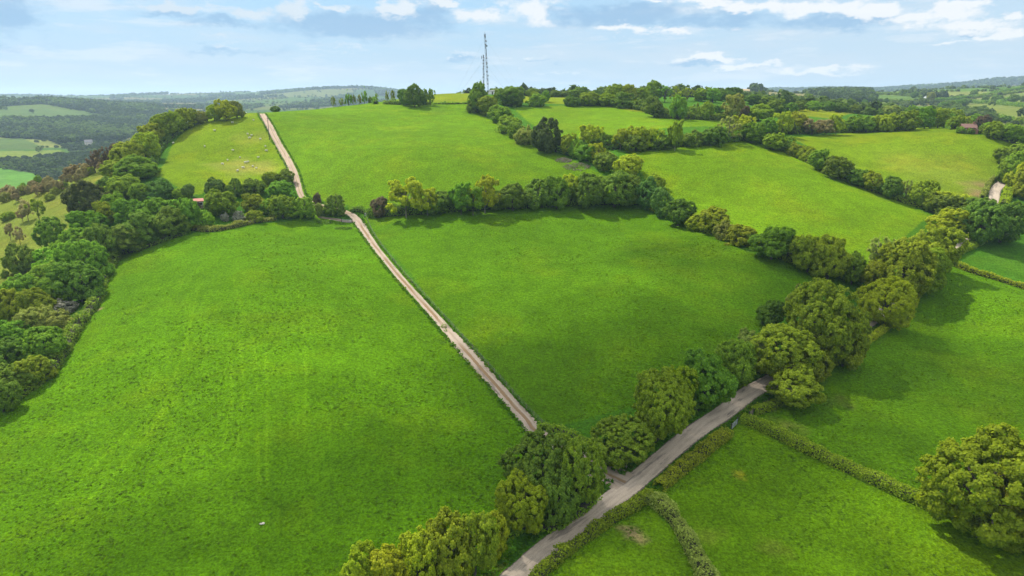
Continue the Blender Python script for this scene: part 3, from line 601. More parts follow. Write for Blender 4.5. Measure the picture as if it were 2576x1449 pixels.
# ------------------------------------------------------------------ hedges (one thing each): leaf sprays over a twiggy core
def hedge(px, w, h, colr, label, leaf=.24, dens=1.0, name='hedge', rough=.25, core=True, seed=1, world=None):
    rg = np.random.default_rng(seed)
    P = smooth_path((hits(px) if world is None else world)[:, :2], .5); n = len(P)
    T = np.gradient(P, axis=0); T /= np.linalg.norm(T, axis=1)[:, None] + 1e-9; Nn = np.stack([T[:, 1], -T[:, 0]], 1)
    seg = np.linalg.norm(np.diff(P, axis=0), axis=1); s = np.concatenate([[0], np.cumsum(seg)]); Ltot = s[-1]
    per = 2 * h + w; nl = int(Ltot * per / (leaf * leaf) * 2.3 * dens)
    t = rg.uniform(0, Ltot, nl); q = rg.uniform(0, per, nl)
    bx = np.interp(t, s, P[:, 0]); by = np.interp(t, s, P[:, 1]); nx = np.interp(t, s, Nn[:, 0]); ny = np.interp(t, s, Nn[:, 1])
    hh = h * (1 + rough * vnoise(t / 2.6, t * 0 + seed, 51) + rough * .6 * vnoise(t / .9, t * 0, 52)); ww = w * (1 + rough * .7 * vnoise(t / 3.1, t * 0 + seed, 53))
    side = q < h; top = (q >= h) & (q < h + w)
    off = np.where(side, -ww / 2, np.where(top, (q - h) / w * ww - ww / 2, ww / 2)); up = np.where(side, q / h * hh, np.where(top, hh, (q - h - w) / h * hh))
    # round the shoulders
    rr = (np.abs(off) / (ww / 2)) ** 4 * (up / hh) ** 4; off = off * (1 - .16 * rr); up = up * (1 - .12 * rr)
    jit = rg.normal(0, leaf * .45, (nl, 3))
    C = np.stack([bx + nx * off, by + ny * off, np.zeros(nl)], 1) + jit
    ix = np.clip(np.searchsorted(s, t), 0, n - 1); zb = zfun(P[:, 0], P[:, 1]); C[:, 2] += np.interp(t, s, zb) + up
    no = np.stack([nx * np.sign(off) * ~top, ny * np.sign(off) * ~top, np.where(top, 1, .25)], 1) + rg.normal(0, .5, (nl, 3))
    o0 = np.array([P[n // 2, 0], P[n // 2, 1], zb[n // 2]])
    Q = leaf_quads(C - o0, no, leaf, rg)
    V = Q; Fq = np.arange(len(Q)).reshape(-1, 4); mi = np.zeros(len(Fq), int)
    if core:
        cv = []
        for i in range(n):
            for a, b in ((-.40, -.2), (-.36, .80), (.36, .80), (.40, -.2)): cv.append((P[i, 0] + Nn[i, 0] * a * w - o0[0], P[i, 1] + Nn[i, 1] * a * w - o0[1], zb[i] + b * h * (.9 if b > 0 else 1) - o0[2]))
        e0, e1 = min(3, n // 4), n - 1 - min(3, n // 4)
        cf = [(i * 4 + k, i * 4 + (k + 1) % 4, (i + 1) * 4 + (k + 1) % 4, (i + 1) * 4 + k) for i in range(e0, e1) for k in range(4)]
        b = len(V); V = np.concatenate([V, np.array(cv)]); Fq = np.concatenate([Fq, np.array(cf) + b]); mi = np.concatenate([mi, np.ones(len(cf), int)])
    me = mesh_np(name, V, Fq, [FOL[colr], TWIG], mi)
    o = link(name, me); o.location = o0; setp(o, label, 'hedge', 'clipped and overgrown hedges'); return o
hedge([(1330,1480),(1400,1412),(1470,1360),(1540,1310),(1600,1275),(1645,1248)], 1.6, 1.3, 'olive', 'low rough hedge along the near side of the lane, bottom of the photo', seed=1, rough=.4)
hedge([(1655,1232),(1690,1205),(1740,1165),(1790,1125),(1830,1094)], 2.2, 1.5, 'olive', 'clipped hedge on the lane edge between the junction and the grey gate', seed=2)
hedge([(1640,1262),(1670,1285),(1710,1335),(1745,1400),(1790,1480)], 2.4, 1.6, 'pale', 'scruffy browned hedge running from the lane down to the bottom edge', seed=3, rough=.4)
hedge([(1866,1058),(1930,1085),(2010,1125),(2100,1168),(2200,1212),(2300,1258),(2400,1300),(2500,1340),(2620,1390)], 2.6, 1.6, 'olive', 'long flat-topped hedge between the two lower right fields', seed=4, rough=.2)
hedge([(1893,1043),(1930,1030),(1972,1010)], 1.6, 1.3, 'olive', 'short clipped hedge between the small gate and the olive trees', seed=5)
hedge([(2080,930),(2165,872),(2215,838),(2265,800),(2298,770),(2303,745)], 1.5, 1.5, 'lime', 'narrow clipped hedge curving round the lane bend', seed=6, rough=.15)
hedge([(2385,662),(2440,684),(2500,702),(2580,728),(2640,745)], 1.6, 1.5, 'olive', 'straight clipped hedge running right from the lane bend', seed=7, leaf=.3)
hedge([(2392,650),(2425,632),(2455,618),(2475,608)], 1.8, 1.6, 'olive', 'short hedge between the lane bend and the dark trees', seed=8, leaf=.3)
hedge([(2524,520),(2534,495),(2540,475),(2552,458)], 3.0, 2.0, 'lime', 'bright hedge on the right side of the far lane bend', seed=9, leaf=.4)
hedge([(2470,500),(2480,480),(2488,462),(2505,448)], 1.6, 1.4, 'pale', 'thin brown hedge on the left side of the far lane bend', seed=10, leaf=.35)
hedge([(2545,470),(2580,474),(2620,480)], 1.6, 1.6, 'dark', 'short dark hedge running right from the far lane bend', seed=11, leaf=.35)
hedge([(2160,700),(2080,684),(2000,662),(1940,640),(1850,608),(1760,576),(1690,548),(1630,520)], 3.0, 3.4, 'olive', 'thick overgrown hedge running up from the lane to the middle corner', seed=12, leaf=.4, rough=.5)
hedge([(925,544),(980,541),(1060,536),(1140,530),(1220,525),(1300,522),(1400,517),(1500,512),(1610,510)], 3.0, 3.2, 'dark', 'dark overgrown hedge across the middle, right of the track', seed=13, leaf=.45, rough=.5)
hedge([(1590,470),(1540,430),(1480,402),(1430,388),(1370,372),(1310,348),(1260,312),(1220,286),(1196,268)], 3.2, 2.6, 'mid', 'overgrown hedge climbing from the middle corner to the masts', seed=14, leaf=.5, rough=.5)
hedge([(1440,372),(1500,374),(1580,373),(1660,371),(1740,364),(1830,356),(1900,352)], 3.2, 3.0, 'dark', 'dark upper cross hedge right of the evergreen tree', seed=15, leaf=.55, rough=.5)
hedge([(1900,354),(1960,374),(2030,408),(2110,446),(2190,478),(2260,504),(2340,530),(2400,552)], 2.8, 2.4, 'olive', 'overgrown hedge sloping down to the far lane bend', seed=16, leaf=.5, rough=.5)
hedge([(1910,338),(2000,336),(2100,334),(2200,331),(2300,326)], 3.4, 3.4, 'dark', 'dark-bottomed far hedge above the right-hand pasture', seed=17, leaf=.6, rough=.4)
hedge([(2300,322),(2350,320),(2400,326)], 3.2, 3.0, 'mid', 'hedge between the far hedge corner and the red-roofed house', seed=18, leaf=.6, rough=.4)
hedge([(2465,334),(2510,346),(2560,358),(2640,375)], 3.4, 3.4, 'dark', 'dark hedge right of the red-roofed house', seed=19, leaf=.6, rough=.4)
hedge([(1600,268),(1640,288),(1680,297),(1740,300),(1800,302),(1850,300)], 3.4, 3.2, 'dark', 'dark hedge dipping below the ridge wood', seed=20, leaf=.6, rough=.4)
hedge([(1420,264),(1480,265),(1550,266),(1600,268)], 3.0, 2.4, 'dark', 'hedge at the top edge of the field right of the masts', seed=21, leaf=.6, rough=.5)
hedge([(830,262),(870,263),(945,262)], 2.4, 2.2, 'dark', 'low dark hedge on the ridge under the thin upright trees', seed=22, leaf=.6, rough=.6)
hedge([(966,262),(1020,263),(1086,262)], 2.4, 2.2, 'dark', 'low dark hedge on the ridge under the dark round tree', seed=23, leaf=.6, rough=.6)
hedge([(700,270),(740,265),(790,262),(828,260)], 1.4, .9, 'dark', 'low dark bank hedge leading from the track crest to the ridge', seed=24, leaf=.5, rough=.6)
hedge([(1090,262),(1140,262),(1188,261)], 1.0, .8, 'dark', 'low bank hedge between the ridge trees and the masts', seed=25, leaf=.5, rough=.6)
hedge([(482,578),(530,582),(580,574),(640,560),(690,552)], 2.4, 1.2, 'pale', 'low bramble hedge in front of the wood', seed=26, leaf=.35, rough=.5)
hedge([(880,533),(900,530),(925,538)], 1.8, 1.2, 'dark', 'short dark hedge between the track gate and the middle cross hedge', seed=27, leaf=.35, rough=.5)
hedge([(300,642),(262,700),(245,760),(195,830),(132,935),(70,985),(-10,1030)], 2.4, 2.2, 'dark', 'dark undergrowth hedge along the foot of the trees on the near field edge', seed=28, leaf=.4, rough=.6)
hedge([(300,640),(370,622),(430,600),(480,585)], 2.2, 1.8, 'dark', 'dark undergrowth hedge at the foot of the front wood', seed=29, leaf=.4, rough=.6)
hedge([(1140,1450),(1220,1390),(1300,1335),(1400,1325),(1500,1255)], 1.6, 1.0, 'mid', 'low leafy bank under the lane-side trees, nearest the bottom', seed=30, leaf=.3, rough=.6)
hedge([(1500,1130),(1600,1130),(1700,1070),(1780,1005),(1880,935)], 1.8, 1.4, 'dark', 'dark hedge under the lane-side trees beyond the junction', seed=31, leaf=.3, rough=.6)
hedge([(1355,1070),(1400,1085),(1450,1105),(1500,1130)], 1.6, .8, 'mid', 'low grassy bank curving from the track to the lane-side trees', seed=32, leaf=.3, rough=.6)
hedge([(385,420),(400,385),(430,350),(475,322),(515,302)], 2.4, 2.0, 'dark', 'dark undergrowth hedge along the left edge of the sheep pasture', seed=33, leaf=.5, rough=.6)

def mound(px, rx, ry, h, colr, label, seed, name='nettle_patch', cat='weeds', leaf=.3):
    rg = np.random.default_rng(seed); p = hits([px])[0]; n = int(rx * ry * 3.14 / leaf ** 2 * 2.2)
    r = np.sqrt(rg.random(n)); a = rg.uniform(0, 6.28, n); x = r * np.cos(a) * rx; y = r * np.sin(a) * ry
    z = zfun(p[0] + x, p[1] + y) - p[2] + h * (1 - r ** 2) * rg.uniform(.3, 1.1, n) * (.7 + .6 * (vnoise(x / 1.1, y / 1.1, seed) > 0))
    me = mesh_np(name, leaf_quads(np.stack([x, y, z], 1), rg.normal(0, .5, (n, 3)) + [0, 0, 1], leaf, rg), np.arange(n * 4).reshape(-1, 4), [FOL[colr]])
    o = link(name, me); o.location = p; setp(o, label, cat); return o
mound((815,560), 3.2, 2.0, .8, 'dark', 'small dark nettle patch on the grass left of the track gate', 61)
mound((865,575), 3.6, 1.8, .8, 'dark', 'wider dark nettle patch beside the track just below its gate', 62)
mound((330,603), 3.4, 2.2, 2.0, 'mid', 'low bush standing out on the grass in front of the wood', 63, 'bush', 'bush')
mound((1117,823), .8, .8, 1.9, 'dark', 'lone small bush at the edge of the straight track', 64, 'bush', 'bush', .2)
mound((1121,833), .45, .45, .9, 'dark', 'dark clump at the foot of the lone trackside bush', 65, 'bush', 'bush', .2)
# ------------------------------------------------------------------ grass: tussocks in the pasture, long grass on the verges
def tufts(name, x, y, size, height, lab, seed, mats=('tuft', 'tuft', 'tuftl')):
    rg = np.random.default_rng(seed); n = len(x); k = 4; rep = np.repeat(np.arange(n), k); q = len(rep)
    z = zfun(x, y); o = rg.normal(0, .35, (q, 2)) * size[rep][:, None]
    C = np.stack([x[rep] + o[:, 0], y[rep] + o[:, 1], z[rep] + height[rep] * rg.uniform(.25, .9, q)], 1)
    Q = leaf_quads(C, rg.normal(0, .55, (q, 3)) + [0, 0, .8], size[rep] * .75, rg)
    mi = ((vnoise(x / 9, y / 9, seed) + rg.uniform(-.8, .8, n)) * 1.3 + 1.2).clip(0, len(mats) - 1).astype(int)[rep]
    setp(link(name, mesh_np(name, Q, np.arange(q * 4).reshape(-1, 4), [FOL[m] for m in mats], mi)), lab, 'grass', kind='stuff')
def dist_to(paths, x, y):
    b = np.full(x.shape, 1e9)
    for P in paths:
        for i in range(len(P) - 1):
            d = P[i + 1, :2] - P[i, :2]; t = np.clip(((x - P[i, 0]) * d[0] + (y - P[i, 1]) * d[1]) / (d @ d + 1e-9), 0, 1)
            b = np.minimum(b, np.hypot(x - P[i, 0] - t * d[0], y - P[i, 1] - t * d[1]))
    return b
rgt = np.random.default_rng(77)
r_ = np.sqrt(rgt.uniform(55 ** 2, 250 ** 2, 42000)); a_ = np.radians(rgt.uniform(-42, 42, 42000)); tx, ty = r_ * np.sin(a_), r_ * np.cos(a_)
dl = np.minimum(dist_to([lane_w], tx, ty) - .8, dist_to([trk_w, up_w, side_w], tx, ty))
kp = (dl > 2.2) & (vnoise(tx / 16, ty / 16, 5) + .8 * vnoise(tx / 4, ty / 4, 6) + rgt.uniform(-.5, .5, len(tx)) > .18)
tx, ty = tx[kp], ty[kp]
tufts('grass_tussocks', tx, ty, rgt.uniform(.15, .48, len(tx)), rgt.uniform(.03, .12, len(tx)), 'coarse grass tussocks dotted through the near pastures', 3, ('tuft', 'tuft', 'tuft'))
vx, vy = [], []
for P, w0, w1, dn in ((lane_w, 2.35, 3.5, 7), (trk_w, 1.5, 2.3, 5), (up_w, 1.9, 2.6, 4)):
    Q = smooth_path(P[:, :2], .5); T = np.gradient(Q, axis=0); T /= np.linalg.norm(T, axis=1)[:, None] + 1e-9; Nn = np.stack([T[:, 1], -T[:, 0]], 1)
    i = rgt.integers(0, len(Q), len(Q) * dn); o = (w0 + (w1 - w0) * rgt.random(len(i)) ** 1.6) * np.where(rgt.random(len(i)) < .5, -1, 1)
    vx.append(Q[i, 0] + Nn[i, 0] * o); vy.append(Q[i, 1] + Nn[i, 1] * o)
vx, vy = np.concatenate(vx), np.concatenate(vy); kp = np.minimum(dist_to([lane_w], vx, vy) - .8, dist_to([trk_w, side_w], vx, vy)) > 1.4; vx, vy = vx[kp], vy[kp]
tufts('verge_grass', vx, vy, rgt.uniform(.25, .6, len(vx)), rgt.uniform(.15, .5, len(vx)), 'long rough grass along the edges of the lane and track', 4)
# ------------------------------------------------------------------ far woods and hedges beyond the ridge (uncountable: stuff)
def distant():
    rg = np.random.default_rng(12)
    T = (GZ + 9 - CAMZ) / Dg; G0 = (GZ - CAMZ) / Dg
    cm = np.maximum.accumulate(G0, axis=0)
    vis = T > cm - .002
    inaz = (np.abs(np.degrees(A)) < 44) & (Dg > 640) & (Dg < 9500)
    cell = (Dg * math.radians(88 / 620)) * (Dg * math.log(12000 / 24) / 999)
    pw = np.minimum(cell / np.where(Dg < 2500, 75, 150), .85)
    mw = wood & inaz & vis & (rg.random(Dg.shape) < pw)
    sm = FSX / 170
    mh = FARM & ~wood & inaz & vis & (EDGE < 5 * sm) & (rg.random(Dg.shape) < np.minimum(cell / 34, .9))
    iso = FARM & ~wood & inaz & vis & (rg.random(Dg.shape) < cell / 16000)
    for nm, m, lab, cat, hs, cols in (('distant_woodland', mw, 'hazy woodland covering the far valley sides and hilltops', 'woodland', (8, 13), ('fardark', 'fardark', 'farmid')),
                                ('distant_hedgerows', mh | iso, 'hazy hedgerows and field trees across the far farmland', 'hedgerows', (2.6, 5), ('fardark', 'farmid', 'fardark'))):
        ids = np.flatnonzero(m); n = len(ids); print(nm, n)
        d = Dg.ravel()[ids]; x = GX.ravel()[ids] + rg.normal(0, 1, n) * d * .001; y = GY.ravel()[ids] + rg.normal(0, 1, n) * d * .002; z = GZ.ravel()[ids]
        k = 1 + np.clip(d - 2500, 0, 5000) / 5000
        h = rg.uniform(*hs, n) * k; wd = h * rg.uniform(.8, 1.15, n) * (1 if nm.endswith('land') else 1.5)
        if nm.endswith('rows'):
            is_ = iso.ravel()[ids]; h[is_] = rg.uniform(7, 11, is_.sum()); wd[is_] = h[is_]
        if nm.endswith('land'): lowv = (np.degrees(np.arctan2(x, y)) < -22) & (d < 1480); h = np.where(lowv, h * .35, h); wd = np.where(lowv, wd * .5, wd)
        per = np.where(d < 1800, 46, np.where(d < 3500, 24, 14))
        rep = np.repeat(np.arange(n), per); q = len(rep)
        v = rg.normal(size=(q, 3)); v[:, 2] = np.abs(v[:, 2]) * 1.1 - .35; v /= np.linalg.norm(v, axis=1)[:, None]
        lump = 1 + .22 * np.sin(v[:, 0] * 5 + rep) * np.cos(v[:, 1] * 5 + rep * 1.7)
        C = np.stack([x[rep] + v[:, 0] * wd[rep] / 2 * lump, y[rep] + v[:, 1] * wd[rep] / 2 * lump, z[rep] + h[rep] * (.45 + .52 * v[:, 2] * lump)], 1)
        Q = leaf_quads(C, v + rg.normal(0, .3, (q, 3)), (wd[rep] * np.where(per[rep] > 40, .36, np.where(per[rep] > 20, .48, .62))), rg)
        mi = (np.floor((vnoise(x / 130, y / 130, 61) + vnoise(x / 40, y / 40, 62) * .8 + rg.uniform(-.7, .7, n)) * 1.2 + 1.5).clip(0, 2).astype(int))[rep]
        me = mesh_np(nm, Q, np.arange(len(Q)).reshape(-1, 4), [FOL[c] for c in cols], mi)
        setp(link(nm, me), lab, cat, kind='stuff')
distant()
hz = 40
for px, w_, lab in [
  ([(2183,244),(2209,238),(2245,239),(2285,242),(2321,246)], 6, 'thin dark hedge along the top of the far green valley field'),
  ([(2193,255),(2230,257),(2273,259),(2345,260)], 6, 'thin dark hedge along the bottom of the far green valley field'),
  ([(2345,255),(2404,250),(2464,244),(2520,233),(2576,222)], 6, 'long thin hedge climbing the far right-hand hill'),
  ([(2444,260),(2494,262),(2540,266),(2600,272)], 5, 'thin dark hedge above the pale far-right field'),
  ([(2510,261),(2525,256),(2544,250)], 5, 'short thin hedge dividing the pale far-right fields'),
  ([(2454,247),(2510,240),(2580,231)], 5, 'upper thin hedge on the far right-hand hill'),
  ([(2455,300),(2500,298),(2550,308),(2620,318)], 5, 'dark hedge below the pale far-right field')]:
    hz += 1; hedge(px, w_, 4.0, 'dark', lab, leaf=1.3, seed=hz, rough=.3, core=False)
CAP = None
row('field trees on the far right-hand farmland', 'the left', 'on the far right-hand farmland', '''
 2175 250 263 14 r dark; 2214 247 259 10 r dark; 2229 246 258 13 r dark; 2266 248 259 10 r dark; 2320 246 260 22 r dark; 2340 232 255 22 r pale; 2372 256 272 26 r dark; 2392 252 270 26 r dark; 2412 250 266 26 r dark; 2430 248 262 26 r dark;
 2300 230 245 20 r dark; 2190 226 239 18 r dark; 2450 226 238 18 r dark; 2478 243 254 18 r dark; 2508 240 254 30 r dark; 2550 237 256 28 r dark; 2574 240 255 18 r dark; 2500 288 302 20 s dark; 2530 290 308 24 r mid; 2560 294 314 26 r olive''')

# ------------------------------------------------------------------ built things
METAL = simple('weathered_steel', (.16, .165, .17), .6, .25, 4, metal=.3)
MAST = simple('galvanised_lattice', (.085, .09, .10), .6, .3, 4)
DISH = simple('antenna_housing', (.12, .125, .13), .5, .2, 4)
GALV = simple('galvanised_gate', (.38, .40, .42), .45, .2, 4, metal=.5)
WOOD = simple('weathered_timber', (.19, .155, .115), .9, .35, 7, bump=.02)
DPOST = simple('dark_timber', (.06, .05, .038), .9, .35, 7, bump=.02)
WHITE = simple('white_paint', (.78, .78, .76), .6, .08, 3)
RENDER = simple('pale_render', (.62, .56, .46), .85, .12, 2)
TILE = simple('red_tiles', (.17, .090, .07), .85, .3, 5, bump=.04)
SLATE = simple('grey_slates', (.16, .16, .17), .7, .3, 5, bump=.04)
BRICK = simple('red_brick', (.27, .13, .09), .9, .25, 6)
SALMON = simple('painted_sheet_roof', (.42, .15, .11), .7, .18, 4)
GLASS = simple('window_glass', (.03, .035, .04), .12, .1, 1)
BLUE = simple('sign_blue', (.10, .42, .62), .5, .1, 3)
WOOL = simple('wool', (.58, .55, .46), .95, .15, 8, bump=.03)
FACE = simple('sheep_face', (.42, .37, .31), .9, .2, 8)

def on_ray(u, v, D):
    d = ray(u, v); h = math.hypot(d[0], d[1]); return Vector((d[0] / h * D, d[1] / h * D, CAMZ + d[2] / h * D))
def mast(name, ub, D, ut, vt, wd, label, drums, guys):
    top = on_ray(ut, vt, D); b = on_ray(ub, 235, D); base = Vector((b.x, b.y, gz(b.x, b.y)))
    ax = top - base; Hm = ax.length
    root = empty(name, base); root.rotation_euler = ax.to_track_quat('Z', 'Y').to_euler()
    leg = [Vector((math.cos(a), math.sin(a), 0)) * wd * .577 for a in (.5, .5 + 2.0944, .5 + 4.18879)]
    for k in range(3): MB().tube([leg[k] + Vector((0, 0, -.5)), leg[k] + Vector((0, 0, Hm * .965))], .075, 6).build('leg', MAST, root)
    br = MB(); nb = int(Hm / (wd * 1.15))
    for i in range(nb):
        z0, z1 = Hm * .96 * i / nb, Hm * .96 * (i + 1) / nb
        for k in range(3):
            p, q = leg[k], leg[(k + 1) % 3]
            br.tube([p + Vector((0, 0, z0)), q + Vector((0, 0, z1))], .05, 4); br.tube([p + Vector((0, 0, z1)), q + Vector((0, 0, z1))], .045, 4)
    br.build('bracing', MAST, root)
    MB().tube([(0, 0, Hm * .95), (0, 0, Hm * 1.0)], [.10, .03], 6).build('aerial', MAST, root)
    MB().box((0, 0, .1), (wd * 2, wd * 2, .5)).build('base', RENDER, root)
    for (fz, side, kind) in drums:
        m = MB(); a = side; o = Vector((math.cos(a), math.sin(a), 0)); z = Hm * fz; rd = .55 if kind == 'd' else .28
        m.tube([o * wd * .4 + Vector((0, 0, z)), o * (wd * .7 + .5) + Vector((0, 0, z))], .05, 5)
        if kind == 'd':
            m.tube([o * (wd * .7 + .45) + Vector((0, 0, z)), o * (wd * .7 + .55) + Vector((0, 0, z)), o * (wd * .7 + .95) + Vector((0, 0, z)), o * (wd * .7 + 1.05) + Vector((0, 0, z))], [rd * .7, rd, rd, rd * .8], 14)
            m.build('dish', DISH, root, True)
        else:
            m.box(o * (wd * .7 + .6) + Vector((0, 0, z)), (.30, .42, 2.2)); m.box(o * (wd * .7 + .6) + Vector((0, 0, z + 1.15)), (.2, .3, .1)); m.build('panel_antenna', DISH, root)
    inv = root.rotation_euler.to_matrix().inverted()
    for fz, rr in guys:
        for a in (.5, 2.594, 4.689):
            gx, gy = base.x + math.cos(a) * rr, base.y + math.sin(a) * rr; e = inv @ (Vector((gx, gy, gz(gx, gy))) - base)
            MB().tube([(0, 0, Hm * fz), e], .022, 4).build('guy_wire', METAL, root)
    return setp(root, label, 'mast', 'lattice masts on the hilltop')
mast('lattice_mast', 1229, 530, 1219.6, 79, 1.25, 'taller of the two thin lattice masts on the hilltop, slightly leaning',
     [(.93, 3.3, 'p'), (.92, 0.1, 'p'), (.855, 3.0, 'd'), (.845, .3, 'd'), (.80, 3.1, 'd'), (.775, 2.6, 'd'), (.79, 0, 'd'), (.76, 3.2, 'p'), (.70, .2, 'p'), (.645, 3.1, 'p'), (.58, .1, 'd'), (.50, 3.2, 'p'), (.50, .1, 'd'), (.44, 3.0, 'd'), (.37, 3.2, 'd'), (.30, .2, 'd'), (.24, 3.1, 'p'), (.17, 0, 'd')], [(.9, 30), (.62, 26), (.33, 22)])
mast('lattice_mast', 1216.5, 528, 1216.3, 140, 1.0, 'shorter upright lattice mast just left of the taller one',
     [(.985, .2, 'p'), (.97, 3.2, 'p'), (.955, 1.6, 'p'), (.88, 3.1, 'd'), (.80, .1, 'd'), (.72, 3.2, 'd'), (.66, 3.0, 'd'), (.60, .2, 'p'), (.52, 3.3, 'd'), (.45, .1, 'd'), (.33, 3.1, 'p')], [(.85, 22), (.45, 18)])

def shed(name, px, yaw, L_, Wd, H_, rise, wallm, roofm, label, cat='house', wins=((-.3, .6), (.3, .6)), chim=True, D=None, door=True, overhang=.3):
    p = Vector(hits([px])[0]) if D is None else on_ray(px[0], px[1], D)
    if D is not None: p.z = gz(p.x, p.y)
    root = empty(name, p, yaw)
    w = MB(); a, b = L_ / 2, Wd / 2
    w.add([(-a, -b, -1), (a, -b, -1), (a, b, -1), (-a, b, -1), (-a, -b, H_), (a, -b, H_), (a, b, H_), (-a, b, H_), (-a, 0, H_ + rise), (a, 0, H_ + rise)],
          [(0, 1, 5, 4), (2, 3, 7, 6), (1, 2, 6, 9, 5), (3, 0, 4, 8, 7), (3, 2, 1, 0)])
    w.build('wall', wallm, root)
    o = overhang; s = rise / b; r = MB(); t = .14
    for sg in (-1, 1):
        e = (sg * (b + o), H_ - o * s)
        r.add([(-a - o, e[0], e[1] + .02), (a + o, e[0], e[1] + .02), (a + o, 0, H_ + rise + .02), (-a - o, 0, H_ + rise + .02), (-a - o, e[0], e[1] + .02 + t), (a + o, e[0], e[1] + .02 + t), (a + o, 0, H_ + rise + .02 + t), (-a - o, 0, H_ + rise + .02 + t)],
              [(0, 1, 2, 3), (4, 5, 6, 7), (0, 1, 5, 4), (0, 3, 7, 4), (1, 2, 6, 5)])
    rf = r.build('roof', roofm, root)
    if chim: MB().box((a * .7, 0, H_ + rise + .3), (.7, .6, 1.3)).box((a * .7, 0, H_ + rise + 1.0), (.85, .75, .12)).build('chimney', BRICK, rf)
    for fx, fz in wins:
        fr = MB().box((fx * L_, -b - .02, H_ * fz), (1.2, .10, 1.2)).build('window', WHITE, root)
        MB().box((fx * L_, -b - .08, H_ * fz), (1.0, .04, 1.0)).build('pane', GLASS, fr)
    if door: MB().box((0, -b - .03, 1.0), (1.0, .09, 2.0)).build('door', DPOST, root)
    return setp(root, label, cat)
shed('farmhouse', (2434, 330), -.25, 6.5, 4.5, 1.9, 1.7, BRICK, TILE, 'long red-tiled house half hidden by trees at the far right', wins=((-.33, .55), (.2, .55), (.38, .55)))
shed('outbuilding', (2452, 335), .9, 3.4, 2.8, 1.5, 1.1, BRICK, TILE, 'small red-roofed outbuilding at the right end of the long house', 'outbuilding', wins=((.2, .55),), chim=False)
shed('garden_shed', (501, 522), .5, 3.0, 2.4, 2.6, .7, WOOD, SALMON, 'small salmon-red roofed shed showing among the wood left of the track', 'shed', wins=((.25, .6),), chim=False)
shed('cottage', (224, 366), .6, 12, 8, 6, 4, RENDER, SLATE, 'pale cottage among the trees in the far left valley, nearest of the group', wins=((-.3, .3), (.3, .3), (-.3, .75), (.3, .75)))
shed('cottage', (236, 351), -.4, 13, 8, 5, 4, WHITE, SLATE, 'white cottage at the right of the far left valley group', wins=((-.3, .3), (.3, .3)))
shed('cottage', (188, 347), .2, 16, 8, 5, 4, RENDER, TILE, 'pale cottage with brownish roof at the left of the valley group', wins=((-.3, .3), (.3, .3)))
shed('cottage', (2334, 256), .3, 15, 9, 6, 4, WHITE, SLATE, 'small white farmhouse by a tree in the far right valley', wins=((-.3, .3), (.3, .3)))
shed('mast_cabin', (1238, 241), .2, 5, 2.6, 2.4, .5, WHITE, SLATE, 'low white equipment cabin at the foot of the taller mast', 'cabin', wins=(), chim=False, D=534)
def small_box():
    p = on_ray(1263, 252, 470); p.z = gz(p.x, p.y); r = empty('equipment_cabinet', p)
    MB().box((0, 0, 1.2), (1.0, .9, 2.5)).build('cabinet_body', WHITE, r); MB().box((0, 0, 2.52), (1.2, 1.1, .14)).build('cabinet_lid', WHITE, r); MB().box((0, -.47, 1.2), (.7, .05, 1.9)).build('cabinet_door', RENDER, r)
    setp(r, 'narrow white cabinet left of the dark bushes below the masts', 'cabinet')
small_box()

def gate(name, pa, pb, label, mat=GALV, h=1.25, postm=DPOST, zoff=0):
    a, b = [Vector(q) for q in hits([pa, pb])]; d = b - a; Lg = math.hypot(d.x, d.y); root = empty(name, a, math.atan2(d.y, d.x))
    dz = d.z
    def P(t, z): return Vector((t * Lg, 0, t * dz + z))
    m = MB()
    for k in range(5): z = .22 + (h - .22) * k / 4 * (1 - .0 * k); m.tube([P(.02, z), P(.98, z)], .035, 6)
    for t in (.02, .98): m.tube([P(t, .18), P(t, h + .02)], .04, 6)
    m.tube([P(.03, .25), P(.5, h)], .025, 5); m.tube([P(.5, h), P(.97, .25)], .025, 5); m.tube([P(.5, .22), P(.5, h)], .025, 5)
    m.build('gate_frame', mat, root)
    for t in (-.03, 1.03): MB().tube([P(t, -.4), P(t, h + .25), P(t, h + .32)], [.11, .11, .04], 8).build('post', postm, root)
    return setp(root, label, 'gate', 'field gates')
gate('field_gate', (860, 559), (885, 561), 'wide pale metal gate between dark posts at the left of the track')
gate('field_gate', (1840, 1082), (1854, 1068), 'grey metal gate in the clipped lane-side hedge')
gate('field_gate', (1884, 1052), (1893, 1045), 'small wooden gate at the end of the short clipped hedge', WOOD)
gate('field_gate', (917, 546), (926, 538), 'small pale gate at the right of the track where it meets the cross hedge')
